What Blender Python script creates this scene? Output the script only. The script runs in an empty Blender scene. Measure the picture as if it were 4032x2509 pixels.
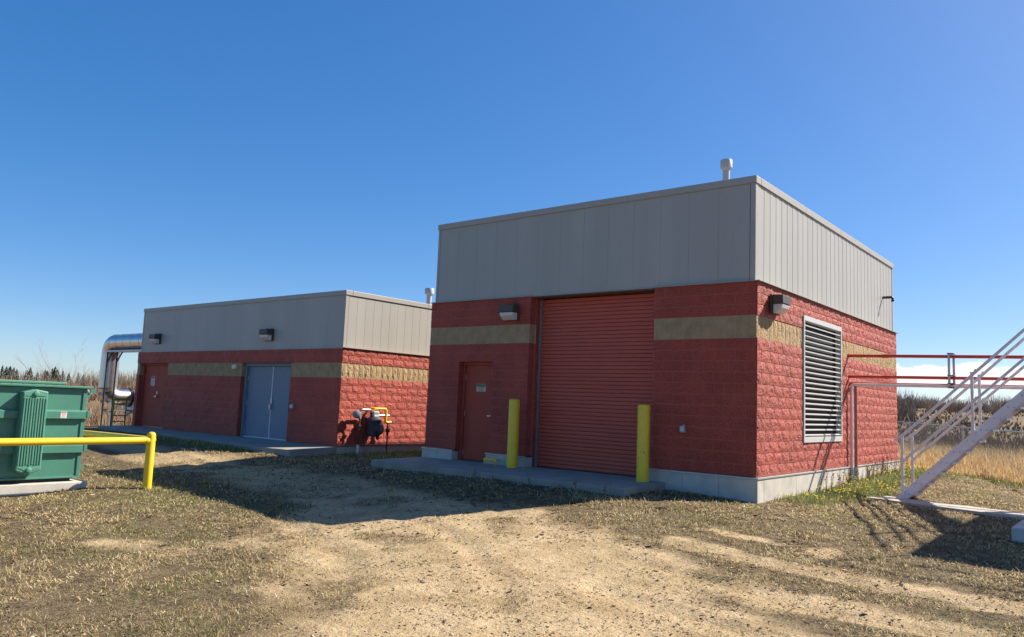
import bpy, math, random
import numpy as np
from mathutils import Vector, Matrix
random.seed(7); RNG = np.random.default_rng(11)
scene = bpy.context.scene
COL = scene.collection
R_ = math.radians

# ------------------------------------------------------------------ camera
cam_data = bpy.data.cameras.new('camera')
cam = bpy.data.objects.new('camera', cam_data); COL.objects.link(cam)
CAM = Vector((5.2976, -13.361, 1.1043))
yaw, pitch, roll = 0.684, 0.1088, 0.0402
fw = Vector((-math.sin(yaw)*math.cos(pitch), math.cos(yaw)*math.cos(pitch), math.sin(pitch)))
rt = Vector((math.cos(yaw), math.sin(yaw), 0)); up = rt.cross(fw)
rt2 = math.cos(roll)*rt + math.sin(roll)*up
up2 = -math.sin(roll)*rt + math.cos(roll)*up
M = Matrix((( rt2.x, up2.x, -fw.x, CAM.x), (rt2.y, up2.y, -fw.y, CAM.y), (rt2.z, up2.z, -fw.z, CAM.z), (0, 0, 0, 1)))
cam.matrix_world = M
cam_data.sensor_width = 36; cam_data.lens = 3068.76/4032*36
cam_data.clip_start = 0.05; cam_data.clip_end = 6000
scene.camera = cam

# ------------------------------------------------------------------ light
SUN = Vector((0.60, 1.03, 1.0)).normalized()
SUN_EL = math.asin(SUN.z); SUN_AZ = math.atan2(SUN.x, SUN.y)
world = bpy.data.worlds.new('World'); scene.world = world; world.use_nodes = True
wn = world.node_tree.nodes; wl = world.node_tree.links; wn.clear()
w_out = wn.new('ShaderNodeOutputWorld'); w_bg = wn.new('ShaderNodeBackground')
sky = wn.new('ShaderNodeTexSky'); sky.sky_type = 'NISHITA'; sky.sun_disc = False
sky.sun_elevation = SUN_EL; sky.sun_rotation = SUN_AZ
sky.altitude = 600; sky.air_density = 0.75; sky.dust_density = 0.9; sky.ozone_density = 4.2
SKY_STRENGTH = 0.137
w_bg.inputs['Strength'].default_value = SKY_STRENGTH
# a low bank of white cloud above the horizon to the north-west
tc = wn.new('ShaderNodeTexCoord'); sep = wn.new('ShaderNodeSeparateXYZ')
wl.new(tc.outputs['Generated'], sep.inputs[0])
def wmath(op, a, b=None, c=None):
    n = wn.new('ShaderNodeMath'); n.operation = op
    for i, v in enumerate((a, b, c)):
        if v is None: continue
        if isinstance(v, (int, float)): n.inputs[i].default_value = v
        else: wl.new(v, n.inputs[i])
    return n.outputs[0]
def wrange(v, a, b, c=0.0, d=1.0):
    n = wn.new('ShaderNodeMapRange'); n.interpolation_type = 'SMOOTHSTEP'
    wl.new(v, n.inputs[0])
    for i, x in enumerate((a, b, c, d)): n.inputs[i+1].default_value = x
    return n.outputs[0]
mp = wn.new('ShaderNodeMapping'); wl.new(tc.outputs['Generated'], mp.inputs[0]); mp.inputs['Scale'].default_value = (1, 1, 2.2)
nz = wn.new('ShaderNodeTexNoise'); wl.new(mp.outputs[0], nz.inputs['Vector'])
nz.inputs['Scale'].default_value = 34; nz.inputs['Detail'].default_value = 8; nz.inputs['Roughness'].default_value = 0.6
nz2 = wn.new('ShaderNodeTexNoise'); wl.new(mp.outputs[0], nz2.inputs['Vector'])
nz2.inputs['Scale'].default_value = 90; nz2.inputs['Detail'].default_value = 6
el = sep.outputs['Z']
eltop = wmath('ADD', el, wmath('MULTIPLY', wmath('SUBTRACT', nz.outputs[0], 0.5), 0.030))
top_mask = wrange(eltop, 0.0660, 0.0610)
bot_mask = wrange(wmath('ADD', el, wmath('MULTIPLY', wmath('SUBTRACT', nz2.outputs[0], 0.5), 0.012)), 0.034, 0.044)
az_mask = wrange(sep.outputs['Y'], 0.80, 0.93)
body = wrange(nz2.outputs[0], 0.22, 0.55)
mask = wmath('MULTIPLY', wmath('MULTIPLY', top_mask, bot_mask), wmath('MULTIPLY', az_mask, wmath('MULTIPLY_ADD', body, 0.40, 0.60)))
hsv = wn.new('ShaderNodeHueSaturation'); hsv.inputs['Saturation'].default_value = 1.56; hsv.inputs['Value'].default_value = 1.05; hsv.inputs['Hue'].default_value = 0.507
gam = wn.new('ShaderNodeGamma'); gam.inputs['Gamma'].default_value = 0.665
wl.new(sky.outputs[0], gam.inputs['Color']); wl.new(gam.outputs[0], hsv.inputs['Color'])
cmix = wn.new('ShaderNodeMix'); cmix.data_type = 'RGBA'
wl.new(mask, cmix.inputs['Factor']); wl.new(hsv.outputs[0], cmix.inputs['A']); cmix.inputs['B'].default_value = (4.0, 4.05, 4.15, 1)
wl.new(cmix.outputs['Result'], w_bg.inputs['Color']); wl.new(w_bg.outputs[0], w_out.inputs[0])

sun_data = bpy.data.lights.new('sun', 'SUN'); sun_data.energy = 5.0; sun_data.angle = R_(0.5); sun_data.color = (1.0, 0.93, 0.82)
sun = bpy.data.objects.new('sun', sun_data); COL.objects.link(sun)
sun.rotation_euler = SUN.to_track_quat('Z', 'Y').to_euler(); sun.location = SUN*60

scene.view_settings.view_transform = 'Standard'; scene.view_settings.look = 'None'
scene.view_settings.gamma = 1.0; scene.view_settings.exposure = 0.95
try: scene.view_settings.use_curve_mapping = False
except Exception: pass

# ------------------------------------------------------------------ helpers
ORG = {}
def setp(o, label=None, cat=None, group=None, kind=None):
    if label: o['label'] = label
    if cat: o['category'] = cat
    if group: o['group'] = group
    if kind: o['kind'] = kind
    return o
def thing(name, loc, label, cat, group=None):
    o = bpy.data.objects.new(name, None); COL.objects.link(o); o.location = loc; o.empty_display_size = 0.2
    ORG[o.name] = Vector(loc); return setp(o, label, cat, group)
def link_mesh(name, me, mat, parent=None, loc=(0, 0, 0), rotz=0.0):
    o = bpy.data.objects.new(name, me); COL.objects.link(o)
    if mat is not None and not me.materials: me.materials.append(mat)
    org = ORG[parent.name] if parent else Vector((0, 0, 0))
    if parent: o.parent = parent
    o.location = Vector(loc) - (org if parent and parent.parent is None else org); o.rotation_euler = (0, 0, rotz)
    ORG[o.name] = Vector(loc) if True else org
    return o
class MB:
    def __init__(s): s.v = []; s.f = []
    def add(s, vs, fs):
        b = len(s.v); s.v += [tuple(p) for p in vs]; s.f += [tuple(i+b for i in f) for f in fs]; return s
    def box(s, x0, x1, y0, y1, z0, z1):
        vs = [(x0,y0,z0),(x1,y0,z0),(x1,y1,z0),(x0,y1,z0),(x0,y0,z1),(x1,y0,z1),(x1,y1,z1),(x0,y1,z1)]
        return s.add(vs, [(0,3,2,1),(4,5,6,7),(0,1,5,4),(1,2,6,5),(2,3,7,6),(3,0,4,7)])
    def obox(s, c, ax, ay, az):   # centre and three half-axis vectors
        c = Vector(c); ax = Vector(ax); ay = Vector(ay); az = Vector(az)
        vs = [c+sx*ax+sy*ay+sz*az for sz in (-1,1) for sx, sy in ((-1,-1),(1,-1),(1,1),(-1,1))]
        return s.add(vs, [(0,3,2,1),(4,5,6,7),(0,1,5,4),(1,2,6,5),(2,3,7,6),(3,0,4,7)])
    def prism(s, poly, ext):      # planar polygon and extrusion vector
        n = len(poly); e = Vector(ext); p = [Vector(q) for q in poly]
        fs = [tuple(range(n))[::-1], tuple(range(n, 2*n))]
        fs += [(i, (i+1) % n, n+(i+1) % n, n+i) for i in range(n)]
        return s.add(p+[q+e for q in p], fs)
    def cyl(s, p0, p1, r0, r1=None, n=14, caps=True):
        return s.tube([p0, p1], [r0, r0 if r1 is None else r1], n, caps)
    def tube(s, pts, r, n=12, caps=True):
        pts = [Vector(p) for p in pts]; k = len(pts)
        rs = r if isinstance(r, (list, tuple)) else [r]*k
        vs = []; prev = None
        for i, p in enumerate(pts):
            if i == 0: d = pts[1]-p
            elif i == k-1: d = p-pts[i-1]
            else: d = (pts[i+1]-p).normalized()+(p-pts[i-1]).normalized()
            d.normalize()
            if prev is None:
                a = Vector((0, 0, 1)) if abs(d.z) < 0.9 else Vector((1, 0, 0))
                u = d.cross(a).normalized()
            else:
                u = (prev - d*prev.dot(d)).normalized()
            prev = u; w = d.cross(u)
            for j in range(n):
                t = 2*math.pi*j/n; vs.append(p+(u*math.cos(t)+w*math.sin(t))*rs[i])
        fs = []
        for i in range(k-1):
            for j in range(n):
                fs.append((i*n+j, i*n+(j+1) % n, (i+1)*n+(j+1) % n, (i+1)*n+j))
        if caps: fs += [tuple(range(n))[::-1], tuple(range((k-1)*n, k*n))]
        return s.add(vs, fs)
    def mesh(s, name, off=(0, 0, 0), smooth=False):
        me = bpy.data.meshes.new(name); o = Vector(off)
        me.from_pydata([(x-o.x, y-o.y, z-o.z) for x, y, z in s.v], [], s.f); me.update()
        if smooth: me.polygons.foreach_set('use_smooth', [True]*len(me.polygons))
        return me
    def build(s, name, mat, parent=None, smooth=False, bevel=0.0, kind=None):
        if parent: org = ORG[parent.name]
        else:
            a = np.array(s.v); lo = a.min(0); hi = a.max(0); org = Vector(((lo[0]+hi[0])/2, (lo[1]+hi[1])/2, lo[2]))
        me = s.mesh(name, org, smooth); me.materials.append(mat)
        o = bpy.data.objects.new(name, me); COL.objects.link(o)
        if parent: o.parent = parent
        else: o.location = org
        ORG[o.name] = org
        if kind: o['kind'] = kind
        if bevel:
            m = o.modifiers.new('bevel', 'BEVEL'); m.width = bevel; m.segments = 2; m.limit_method = 'ANGLE'
        if smooth: auto_smooth(me)
        return o
def auto_smooth(me, ang=40):
    try: me.set_sharp_from_angle(angle=R_(ang))
    except Exception: pass
def arc(c, u, v, r, a0, a1, n):
    c = Vector(c); u = Vector(u); v = Vector(v)
    return [c+u*(r*math.cos(a0+(a1-a0)*i/n))+v*(r*math.sin(a0+(a1-a0)*i/n)) for i in range(n+1)]
def bulk(name, V, F, mat, cols=None, kind='stuff'):
    """numpy verts + equal-size faces -> one object"""
    me = bpy.data.meshes.new(name); n = F.shape[1]
    me.vertices.add(len(V)); me.vertices.foreach_set('co', V.astype(np.float32).ravel())
    me.loops.add(F.size); me.loops.foreach_set('vertex_index', F.astype(np.int32).ravel())
    me.polygons.add(len(F)); me.polygons.foreach_set('loop_start', np.arange(0, F.size, n, dtype=np.int32))
    me.update(calc_edges=True)
    if cols is not None:
        a = me.color_attributes.new('tint', 'FLOAT_COLOR', 'POINT')
        c = np.ones((len(V), 4), np.float32); c[:, :3] = cols; a.data.foreach_set('color', c.ravel())
    me.materials.append(mat)
    o = bpy.data.objects.new(name, me); COL.objects.link(o)
    if kind: o['kind'] = kind
    return o
# value noise
_tab = RNG.random((256, 256))
def vnoise(x, y):
    xi = np.floor(x).astype(int); yi = np.floor(y).astype(int); fx = x-xi; fy = y-yi
    fx = fx*fx*(3-2*fx); fy = fy*fy*(3-2*fy)
    g = lambda i, j: _tab[i % 256, j % 256]
    return (g(xi, yi)*(1-fx)+g(xi+1, yi)*fx)*(1-fy)+(g(xi, yi+1)*(1-fx)+g(xi+1, yi+1)*fx)*fy
def fbm(x, y, o=4):
    s = 0; a = .5; t = 0
    for i in range(o):
        s = s+a*vnoise(x*2**i+17.3*i, y*2**i+5.1*i); t += a; a *= .5
    return s/t
def sstep(a, b, x):
    t = np.clip((x-a)/(b-a), 0, 1); return t*t*(3-2*t)

# ------------------------------------------------------------------ materials
def newmat(name):
    m = bpy.data.materials.new(name); m.use_nodes = True
    nt = m.node_tree; return m, nt.nodes, nt.links, nt.nodes['Principled BSDF']
def mat(name, col, rough=.6, metal=0., var=.12, vscale=6., bump=0., bscale=60., bdist=.003, spec=.4, fine=0., streak=0., coat=0.):
    m, N, L, b = newmat(name)
    b.inputs['Roughness'].default_value = rough; b.inputs['Metallic'].default_value = metal
    b.inputs['Specular IOR Level'].default_value = spec; b.inputs['Coat Weight'].default_value = coat
    geo = N.new('ShaderNodeNewGeometry')
    n1 = N.new('ShaderNodeTexNoise'); n1.inputs['Scale'].default_value = vscale; n1.inputs['Detail'].default_value = 5
    vec = geo.outputs['Position']
    if streak:
        mpn = N.new('ShaderNodeMapping'); mpn.inputs['Scale'].default_value = (1, 1, streak); L.new(vec, mpn.inputs[0]); L.new(mpn.outputs[0], n1.inputs['Vector'])
    else: L.new(vec, n1.inputs['Vector'])
    mr = N.new('ShaderNodeMapRange'); L.new(n1.outputs[0], mr.inputs[0])
    mr.inputs[1].default_value = .25; mr.inputs[2].default_value = .75; mr.inputs[3].default_value = 1-var; mr.inputs[4].default_value = 1+var
    mul = N.new('ShaderNodeMix'); mul.data_type = 'RGBA'; mul.blend_type = 'MULTIPLY'; mul.inputs['Factor'].default_value = 1
    mul.inputs['A'].default_value = (*col, 1); L.new(mr.outputs[0], mul.inputs['B'])
    out = mul.outputs['Result']
    if fine:
        n2 = N.new('ShaderNodeTexNoise'); n2.inputs['Scale'].default_value = max(bscale*1.5, 36); n2.inputs['Detail'].default_value = 3; L.new(vec, n2.inputs['Vector'])
        mr2 = N.new('ShaderNodeMapRange'); L.new(n2.outputs[0], mr2.inputs[0]); mr2.inputs[1].default_value = .3; mr2.inputs[2].default_value = .7; mr2.inputs[3].default_value = 1-fine; mr2.inputs[4].default_value = 1+fine
        m2 = N.new('ShaderNodeMix'); m2.data_type = 'RGBA'; m2.blend_type = 'MULTIPLY'; m2.inputs['Factor'].default_value = 1
        L.new(out, m2.inputs['A']); L.new(mr2.outputs[0], m2.inputs['B']); out = m2.outputs['Result']
    L.new(out, b.inputs['Base Color'])
    if bump:
        nb = N.new('ShaderNodeTexNoise'); nb.inputs['Scale'].default_value = bscale; nb.inputs['Detail'].default_value = 6; nb.inputs['Roughness'].default_value = .72 if bdist > .02 else .6; L.new(vec, nb.inputs['Vector'])
        bp = N.new('ShaderNodeBump'); bp.inputs['Strength'].default_value = bump; bp.inputs['Distance'].default_value = bdist
        L.new(nb.outputs[0], bp.inputs['Height']); L.new(bp.outputs[0], b.inputs['Normal'])
    return m
RED = (.45, .080, .047)
M_red = mat('red_block_paint', RED, .55, var=.20, vscale=1.6, bump=1., bscale=19, bdist=.060, spec=.40, fine=.30)  # fine colour speckle stands in for crevice dirt and self-shadow of rough faces
M_redm = mat('red_painted_mortar', (.46, .125, .095), .6, var=.08, bump=.3, bscale=90)
M_reddoor = mat('red_door_paint', (.40, .076, .045), .6, var=.07, vscale=3, spec=.25)
M_redslat = mat('red_roller_paint', (.50, .085, .048), .55, var=.06, vscale=2, spec=.5)
M_beige = mat('tan_split_block', (.48, .33, .18), .85, var=.20, vscale=5, bump=1., bscale=19, bdist=.055, fine=.12, spec=.2)
M_beigem = mat('tan_mortar', (.46, .385, .26), .9, var=.1, bump=.3)
M_clad = mat('grey_cladding', (.39, .365, .315), .42, var=.075, vscale=1.4, spec=.4, streak=.15)
M_cladt = mat('grey_cladding_trim', (.38, .355, .305), .45, var=.04, spec=.4)
M_roof = mat('roof_membrane', (.25, .25, .25), .9)
M_conc = mat('plinth_concrete', (.52, .475, .405), .85, var=.16, vscale=3.5, bump=.4, bscale=70, bdist=.004, fine=.08)
M_apron = mat('apron_concrete', (.31, .285, .24), .9, var=.2, vscale=2.2, bump=.5, bscale=55, bdist=.005, fine=.1)
M_flash = mat('galvanised_flashing', (.48, .47, .45), .4, metal=.5, var=.08)
M_galv = mat('galvanised_steel', (.42, .43, .44), .42, metal=.8, var=.12, vscale=12)
M_brown = mat('brown_soffit', (.16, .10, .065), .6)
M_yel = mat('yellow_paint', (.86, .56, .022), .38, var=.06, vscale=5, bump=.08, bscale=30, spec=.5)
M_chip = mat('chipped_primer', (.35, .34, .33), .8)
M_blue = mat('blue_grey_door_paint', (.175, .225, .28), .5, var=.13, vscale=9, streak=4., spec=.4)
M_white = mat('white_paint', (.72, .71, .68), .45, var=.05)
M_stair = mat('stair_grey_paint', (.80, .72, .70), .5, var=.05, vscale=4, spec=.4)
M_dark = mat('dark_steel', (.028, .028, .03), .5, var=.2)
M_bronze = mat('bronze_lamp_housing', (.075, .062, .047), .5, var=.1)
M_black = mat('black_void', (.012, .012, .013), .8)
M_louv = mat('louvre_aluminium', (.58, .57, .535), .42, metal=.15, var=.05)
M_green = mat('green_container_paint', (.066, .210, .150), .40, var=.10, vscale=4, bump=.06, bscale=25, spec=.5)
M_greenp = mat('green_moulded_plastic', (.090, .255, .178), .5, var=.06, vscale=6)
M_pipe = mat('red_pipe_paint', (.52, .055, .030), .4, var=.08, vscale=8)
M_grey = mat('grey_box_plastic', (.28, .29, .31), .5)
M_meter = mat('meter_cast_paint', (.055, .055, .07), .5, var=.15)
M_rust = mat('rusty_brown_pipe', (.10, .055, .045), .7, var=.3, vscale=20)
M_vent = mat('vent_pipe_paint', (.46, .45, .43), .5, var=.05)
M_wire = mat('dull_wire', (.16, .15, .14), .7)
M_chrome = mat('polished_duct_metal', (.62, .60, .57), .34, metal=1., var=.04, vscale=3, bump=.25, bscale=5, bdist=.012)
M_olive = mat('olive_yellow_ladder', (.30, .27, .02), .5)
M_wood = mat('weathered_plank', (.46, .42, .355), .85, var=.15, vscale=8, bump=.3)
M_signw = mat('sign_white', (.70, .68, .62), .5, var=.03)
M_signy = mat('sign_cream', (.62, .56, .34), .5, var=.03)
M_ink = mat('sign_black', (.02, .02, .02), .5)
M_signr = mat('sign_red', (.5, .06, .04), .5)
M_bark = mat('bare_branch_bark', (.26, .19, .13), .9, var=.2)
M_spruce = mat('spruce_needles', (.028, .042, .026), .9, var=.3)
def lensmat():
    m, N, L, b = newmat('frosted_lamp_lens'); b.inputs['Base Color'].default_value = (.92, .89, .82, 1); b.inputs['Roughness'].default_value = .28
    b.inputs['Transmission Weight'].default_value = .28
    w = N.new('ShaderNodeTexWave'); w.inputs['Scale'].default_value = 60; g = N.new('ShaderNodeNewGeometry'); L.new(g.outputs['Position'], w.inputs['Vector'])
    bp = N.new('ShaderNodeBump'); bp.inputs['Strength'].default_value = .3; bp.inputs['Distance'].default_value = .004; L.new(w.outputs[1], bp.inputs['Height']); L.new(bp.outputs[0], b.inputs['Normal']); return m
M_lens = lensmat()
def tintmat(name, rough=.8, trans=.0):
    m, N, L, b = newmat(name); a = N.new('ShaderNodeAttribute'); a.attribute_name = 'tint'
    L.new(a.outputs['Color'], b.inputs['Base Color']); b.inputs['Roughness'].default_value = rough; b.inputs['Specular IOR Level'].default_value = .25
    if trans:
        tr = N.new('ShaderNodeBsdfTranslucent'); L.new(a.outputs['Color'], tr.inputs['Color']); mx = N.new('ShaderNodeMixShader'); mx.inputs[0].default_value = trans
        L.new(b.outputs[0], mx.inputs[1]); L.new(tr.outputs[0], mx.inputs[2]); L.new(mx.outputs[0], N['Material Output'].inputs[0])
    return m
M_blade = tintmat('grass_blades', .75, .30)
M_straw = tintmat('dry_straw', .7, .35)
M_twig = tintmat('twigs', .9)
M_pebble = tintmat('pebbles', .95); M_pebble.node_tree.nodes['Principled BSDF'].inputs['Specular IOR Level'].default_value = .05
M_flower = tintmat('dandelion_petals', .7, .3)

# ------------------------------------------------------------------ ground
CP = np.array([(0.04,-.04,-.425),(0.06,10,-.27),(0.1,5,-.36),(-1.6,-1.9,-.372),(-4.5,-2,-.365),(-8,-1.95,-.41),(-8.2,3,-.40),(-9.7,.5,-.42),(-11.3,0.5,-.42),
 (-11.55,-1.8,-.43),(-12.4,-1.85,-.41),(-13.2,-3.3,-.41),(-14.5,-4.6,-.51),(-15.7,-4.6,-.49),(-11.64,-3.6,-.55),(-11.66,-4.8,-.60),(-5.5,-6.24,-.70),(-15,-2.2,-.37),(-22,-2.2,-.34),(-3.7,-6.3,-.70),(-8.6,-6.4,-.648),(-9.2,-7.2,-.66),(-9.15,-8.6,-.74),(-9.0,-10,-.76),(-11.4,-6.2,-.63),(-8,-4,-.56),(1.4,3.4,-.455),(3.7,1,-.48),(3.4,2.6,-.47),
 (3,-2.6,-.5),(3,-5,-.58),(1.8,-9,-.62),(5.3,-13.4,-.6),(-1,-11,-.66),(-9,-9.5,-.70),(-14,-12,-.7),(-25,-8,-.6),(-30,5,-.55),(-40,20,-.7),(-20,12,-.4),(2.9,9.4,-.42),
 (1.7,14.9,-.6),(-.4,14,-.5),(-5,30,-1.0),(8,0,-.5),(10,-10,-.6),(8,12,-.55),(0,22,-.85),(-15,35,-1.0),(-60,0,-.8),(-60,60,-1.2),(30,30,-1.2),(30,-30,-.8),(-30,-40,-.8)])
def _rbf_fit():
    P = CP[:, :2]; D = np.sqrt(((P[:, None]-P[None])**2).sum(-1)+.6)
    n = len(P); A = np.zeros((n+1, n+1)); A[:n, :n] = D; A[:n, n] = 1; A[n, :n] = 1
    return np.linalg.solve(A, np.append(CP[:, 2], 0))
_W = _rbf_fit()
def gz0(x, y):
    x = np.asarray(x, float); y = np.asarray(y, float)
    s = np.full(x.shape, _W[-1])
    for (px, py, _), w in zip(CP, _W): s = s+w*np.sqrt((x-px)**2+(y-py)**2+.6)
    r = np.sqrt(x*x+y*y); k = sstep(55, 80, r)
    az = np.degrees(np.arctan2(-x, y))
    hill = 5.0*np.exp(-((az-4)/24.)**2)*sstep(80, 240, r)*(0.86+.28*fbm(x*.012+3, y*.012, 2)) + 2.2*np.exp(-((az-14.5)/3.2)**2)*sstep(150, 240, r)
    far = -1.1 + hill
    return s*(1-k)+far*k
def line_d(x, y, P):
    d = np.full(x.shape, 1e9)
    for (ax, ay), (bx, by) in zip(P[:-1], P[1:]):
        ex, ey = bx-ax, by-ay; t = np.clip(((x-ax)*ex+(y-ay)*ey)/(ex*ex+ey*ey), 0, 1)
        d = np.minimum(d, np.hypot(x-ax-t*ex, y-ay-t*ey))
    return d
TRACK = [(2.9, -15), (1.9, -11), (.6, -8.6), (-1.6, -6.7), (-5, -5.4), (-9, -4.9), (-14, -4.2)]
def _off(P, d):
    out = []
    for i, (x, y) in enumerate(P):
        a = P[max(i-1, 0)]; b = P[min(i+1, len(P)-1)]; ex, ey = b[0]-a[0], b[1]-a[1]; l = math.hypot(ex, ey); out.append((x-ey/l*d, y+ex/l*d))
    return out
RUTS = [_off(TRACK, .78), _off(TRACK, -.78), [(-.2, -4.3), (1.5, -4.5), (3, -4.75), (6, -4.9)], [(.6, -5.4), (2.9, -6.05), (6, -6.3)], [(1.2, -6.9), (3.3, -7.4), (6, -7.4)]]
def rut(x, y):
    s = 0*x
    for P in RUTS:
        d = line_d(x+(vnoise(x*.8, y*.8)-.5)*.25, y+(vnoise(x*.8+9, y*.8)-.5)*.25, P); s = s-.028*np.exp(-(d/.15)**2)+.014*np.exp(-((d-.27)/.09)**2)
    return s
def gz(x, y):
    x = np.asarray(x, float); y = np.asarray(y, float)
    near = 1-sstep(40, 60, np.sqrt(x*x+y*y))
    return gz0(x, y)+near*(rut(x, y)*(.4+.9*vnoise(x*.7+3, y*.7))+(fbm(x*1.1, y*1.1, 3)-.5)*.05+(fbm(x*5+9, y*5, 2)-.5)*.018)
SAND = np.array([(2.5,-15),(.3,-10.1),(-1.04,-9.05),(-2.6,-8.1),(-3.7,-7.1),(-5.6,-6.0),(-8.6,-5.2),(-13,-4.6),(-18,-4.2),(-22,-3.0),(-17.4,-2.9),(-11,-2.7),(-8,-3.0),(-5,-3.4),(-1.8,-3.7),(-.37,-4.0),(1.0,-5.0),(2.0,-5.9),(2.8,-7.2),(4.2,-10),(6.5,-15)])
def poly_sd(x, y, P):
    d = np.full(x.shape, 1e9); ins = np.zeros(x.shape, bool); n = len(P)
    for i in range(n):
        ax, ay = P[i]; bx, by = P[(i+1) % n]; ex, ey = bx-ax, by-ay
        t = np.clip(((x-ax)*ex+(y-ay)*ey)/(ex*ex+ey*ey), 0, 1)
        d = np.minimum(d, np.hypot(x-ax-t*ex, y-ay-t*ey))
        c = ((ay > y) != (by > y)) & (x < (bx-ax)*(y-ay)/(by-ay+1e-12)+ax); ins ^= c
    return np.where(ins, d, -d)
STREAKS = [([(0.6,-4.2),(1.5,-4.35),(2.7,-4.6),(4.6,-4.7)], .22), ([(1.4,-5.6),(2.9,-6.0),(4.4,-6.1)], .38), ([(2.2,-7.1),(3.3,-7.3),(4.6,-7.2)], .35), ([(.6,-3.2),(2.2,-3.5)], .15), ([(-3.4,-8.7),(-4.4,-8.9)], .3)]
def sand_mask(x, y):
    n = fbm(x*.9+4, y*.9, 4)-.5; n2 = fbm(x*3.1, y*3.1+7, 3)-.5
    sd = poly_sd(x, y, SAND)+n*2.0+n2*.5
    m = sstep(-.45, .75, sd)
    for P, w in STREAKS: m = np.maximum(m, .9*(1-sstep(w*.5, w*1.5, line_d(x, y, P)+n2*.5)))
    m = m*(1-.55*sstep(.60, .74, fbm(x*1.1+40, y*1.1+3, 4)))*(1-.22*sstep(-4.5, -6.5, x))   # litter patches lying on the path; less sand leftward paints yard shade darker
    return np.clip(m, 0, 1)
def green_mask(x, y):
    n = fbm(x*1.3+8, y*1.3, 3)-.5
    g = sstep(1.9, .4, x+0*y+n*1.2)*sstep(-.3, .2, x)*sstep(.2, 1.2, y)*(1-sstep(11, 15, y))
    g = np.maximum(g, .9*sstep(.9, .2, np.abs(y+1.75-.05*(-13-x))+n*.7)*sstep(-20, -18, x)*(1-sstep(-13.2, -12.4, x)))       # weeds along the low building's apron
    g = np.maximum(g, .9*sstep(-11.4, -11.2, x)*(1-sstep(-8.6, -8.2, x))*sstep(-.4, .1, y)*(1-sstep(6, 8, y)))
    g = np.maximum(g, .35*(1-sstep(.1, .5, np.abs(y+.5)+n*.4))*sstep(-1.4, -1.1, x)*(1-sstep(.2, .5, x)))
    d = np.hypot(x+7.6, y+6.4); g = np.maximum(g, .38*(1-sstep(.6, 2.4, d+n*2)))
    g = np.maximum(g, .28*sstep(.53, .68, fbm(x*.7+60, y*.7, 4)))
    e = np.abs((y-10.4)+(x-2.2)*1.35); g = np.maximum(g, .7*(1-sstep(.3, 1.0, e+n))*sstep(-1, .5, x))
    return np.clip(g, 0, 1)
def straw_mask(x, y):
    side = (y-13.6)+(x+.2)*1.30
    a = sstep(-.4, .7, side+(fbm(x*.8, y*.8, 3)-.5)*1.6)*sstep(-3.5, -1.0, x)
    b = sstep(-25.5, -27.5, x+(fbm(x*.5, y*.5+9, 2)-.5)*3)
    c = sstep(16, 20, np.hypot(x*.6, y-2)) * sstep(11.5, 14, y)
    return np.clip(np.maximum(np.maximum(a, b), c), 0, 1)*(1-.72*sstep(62, 95, np.hypot(x, y)))
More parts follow.
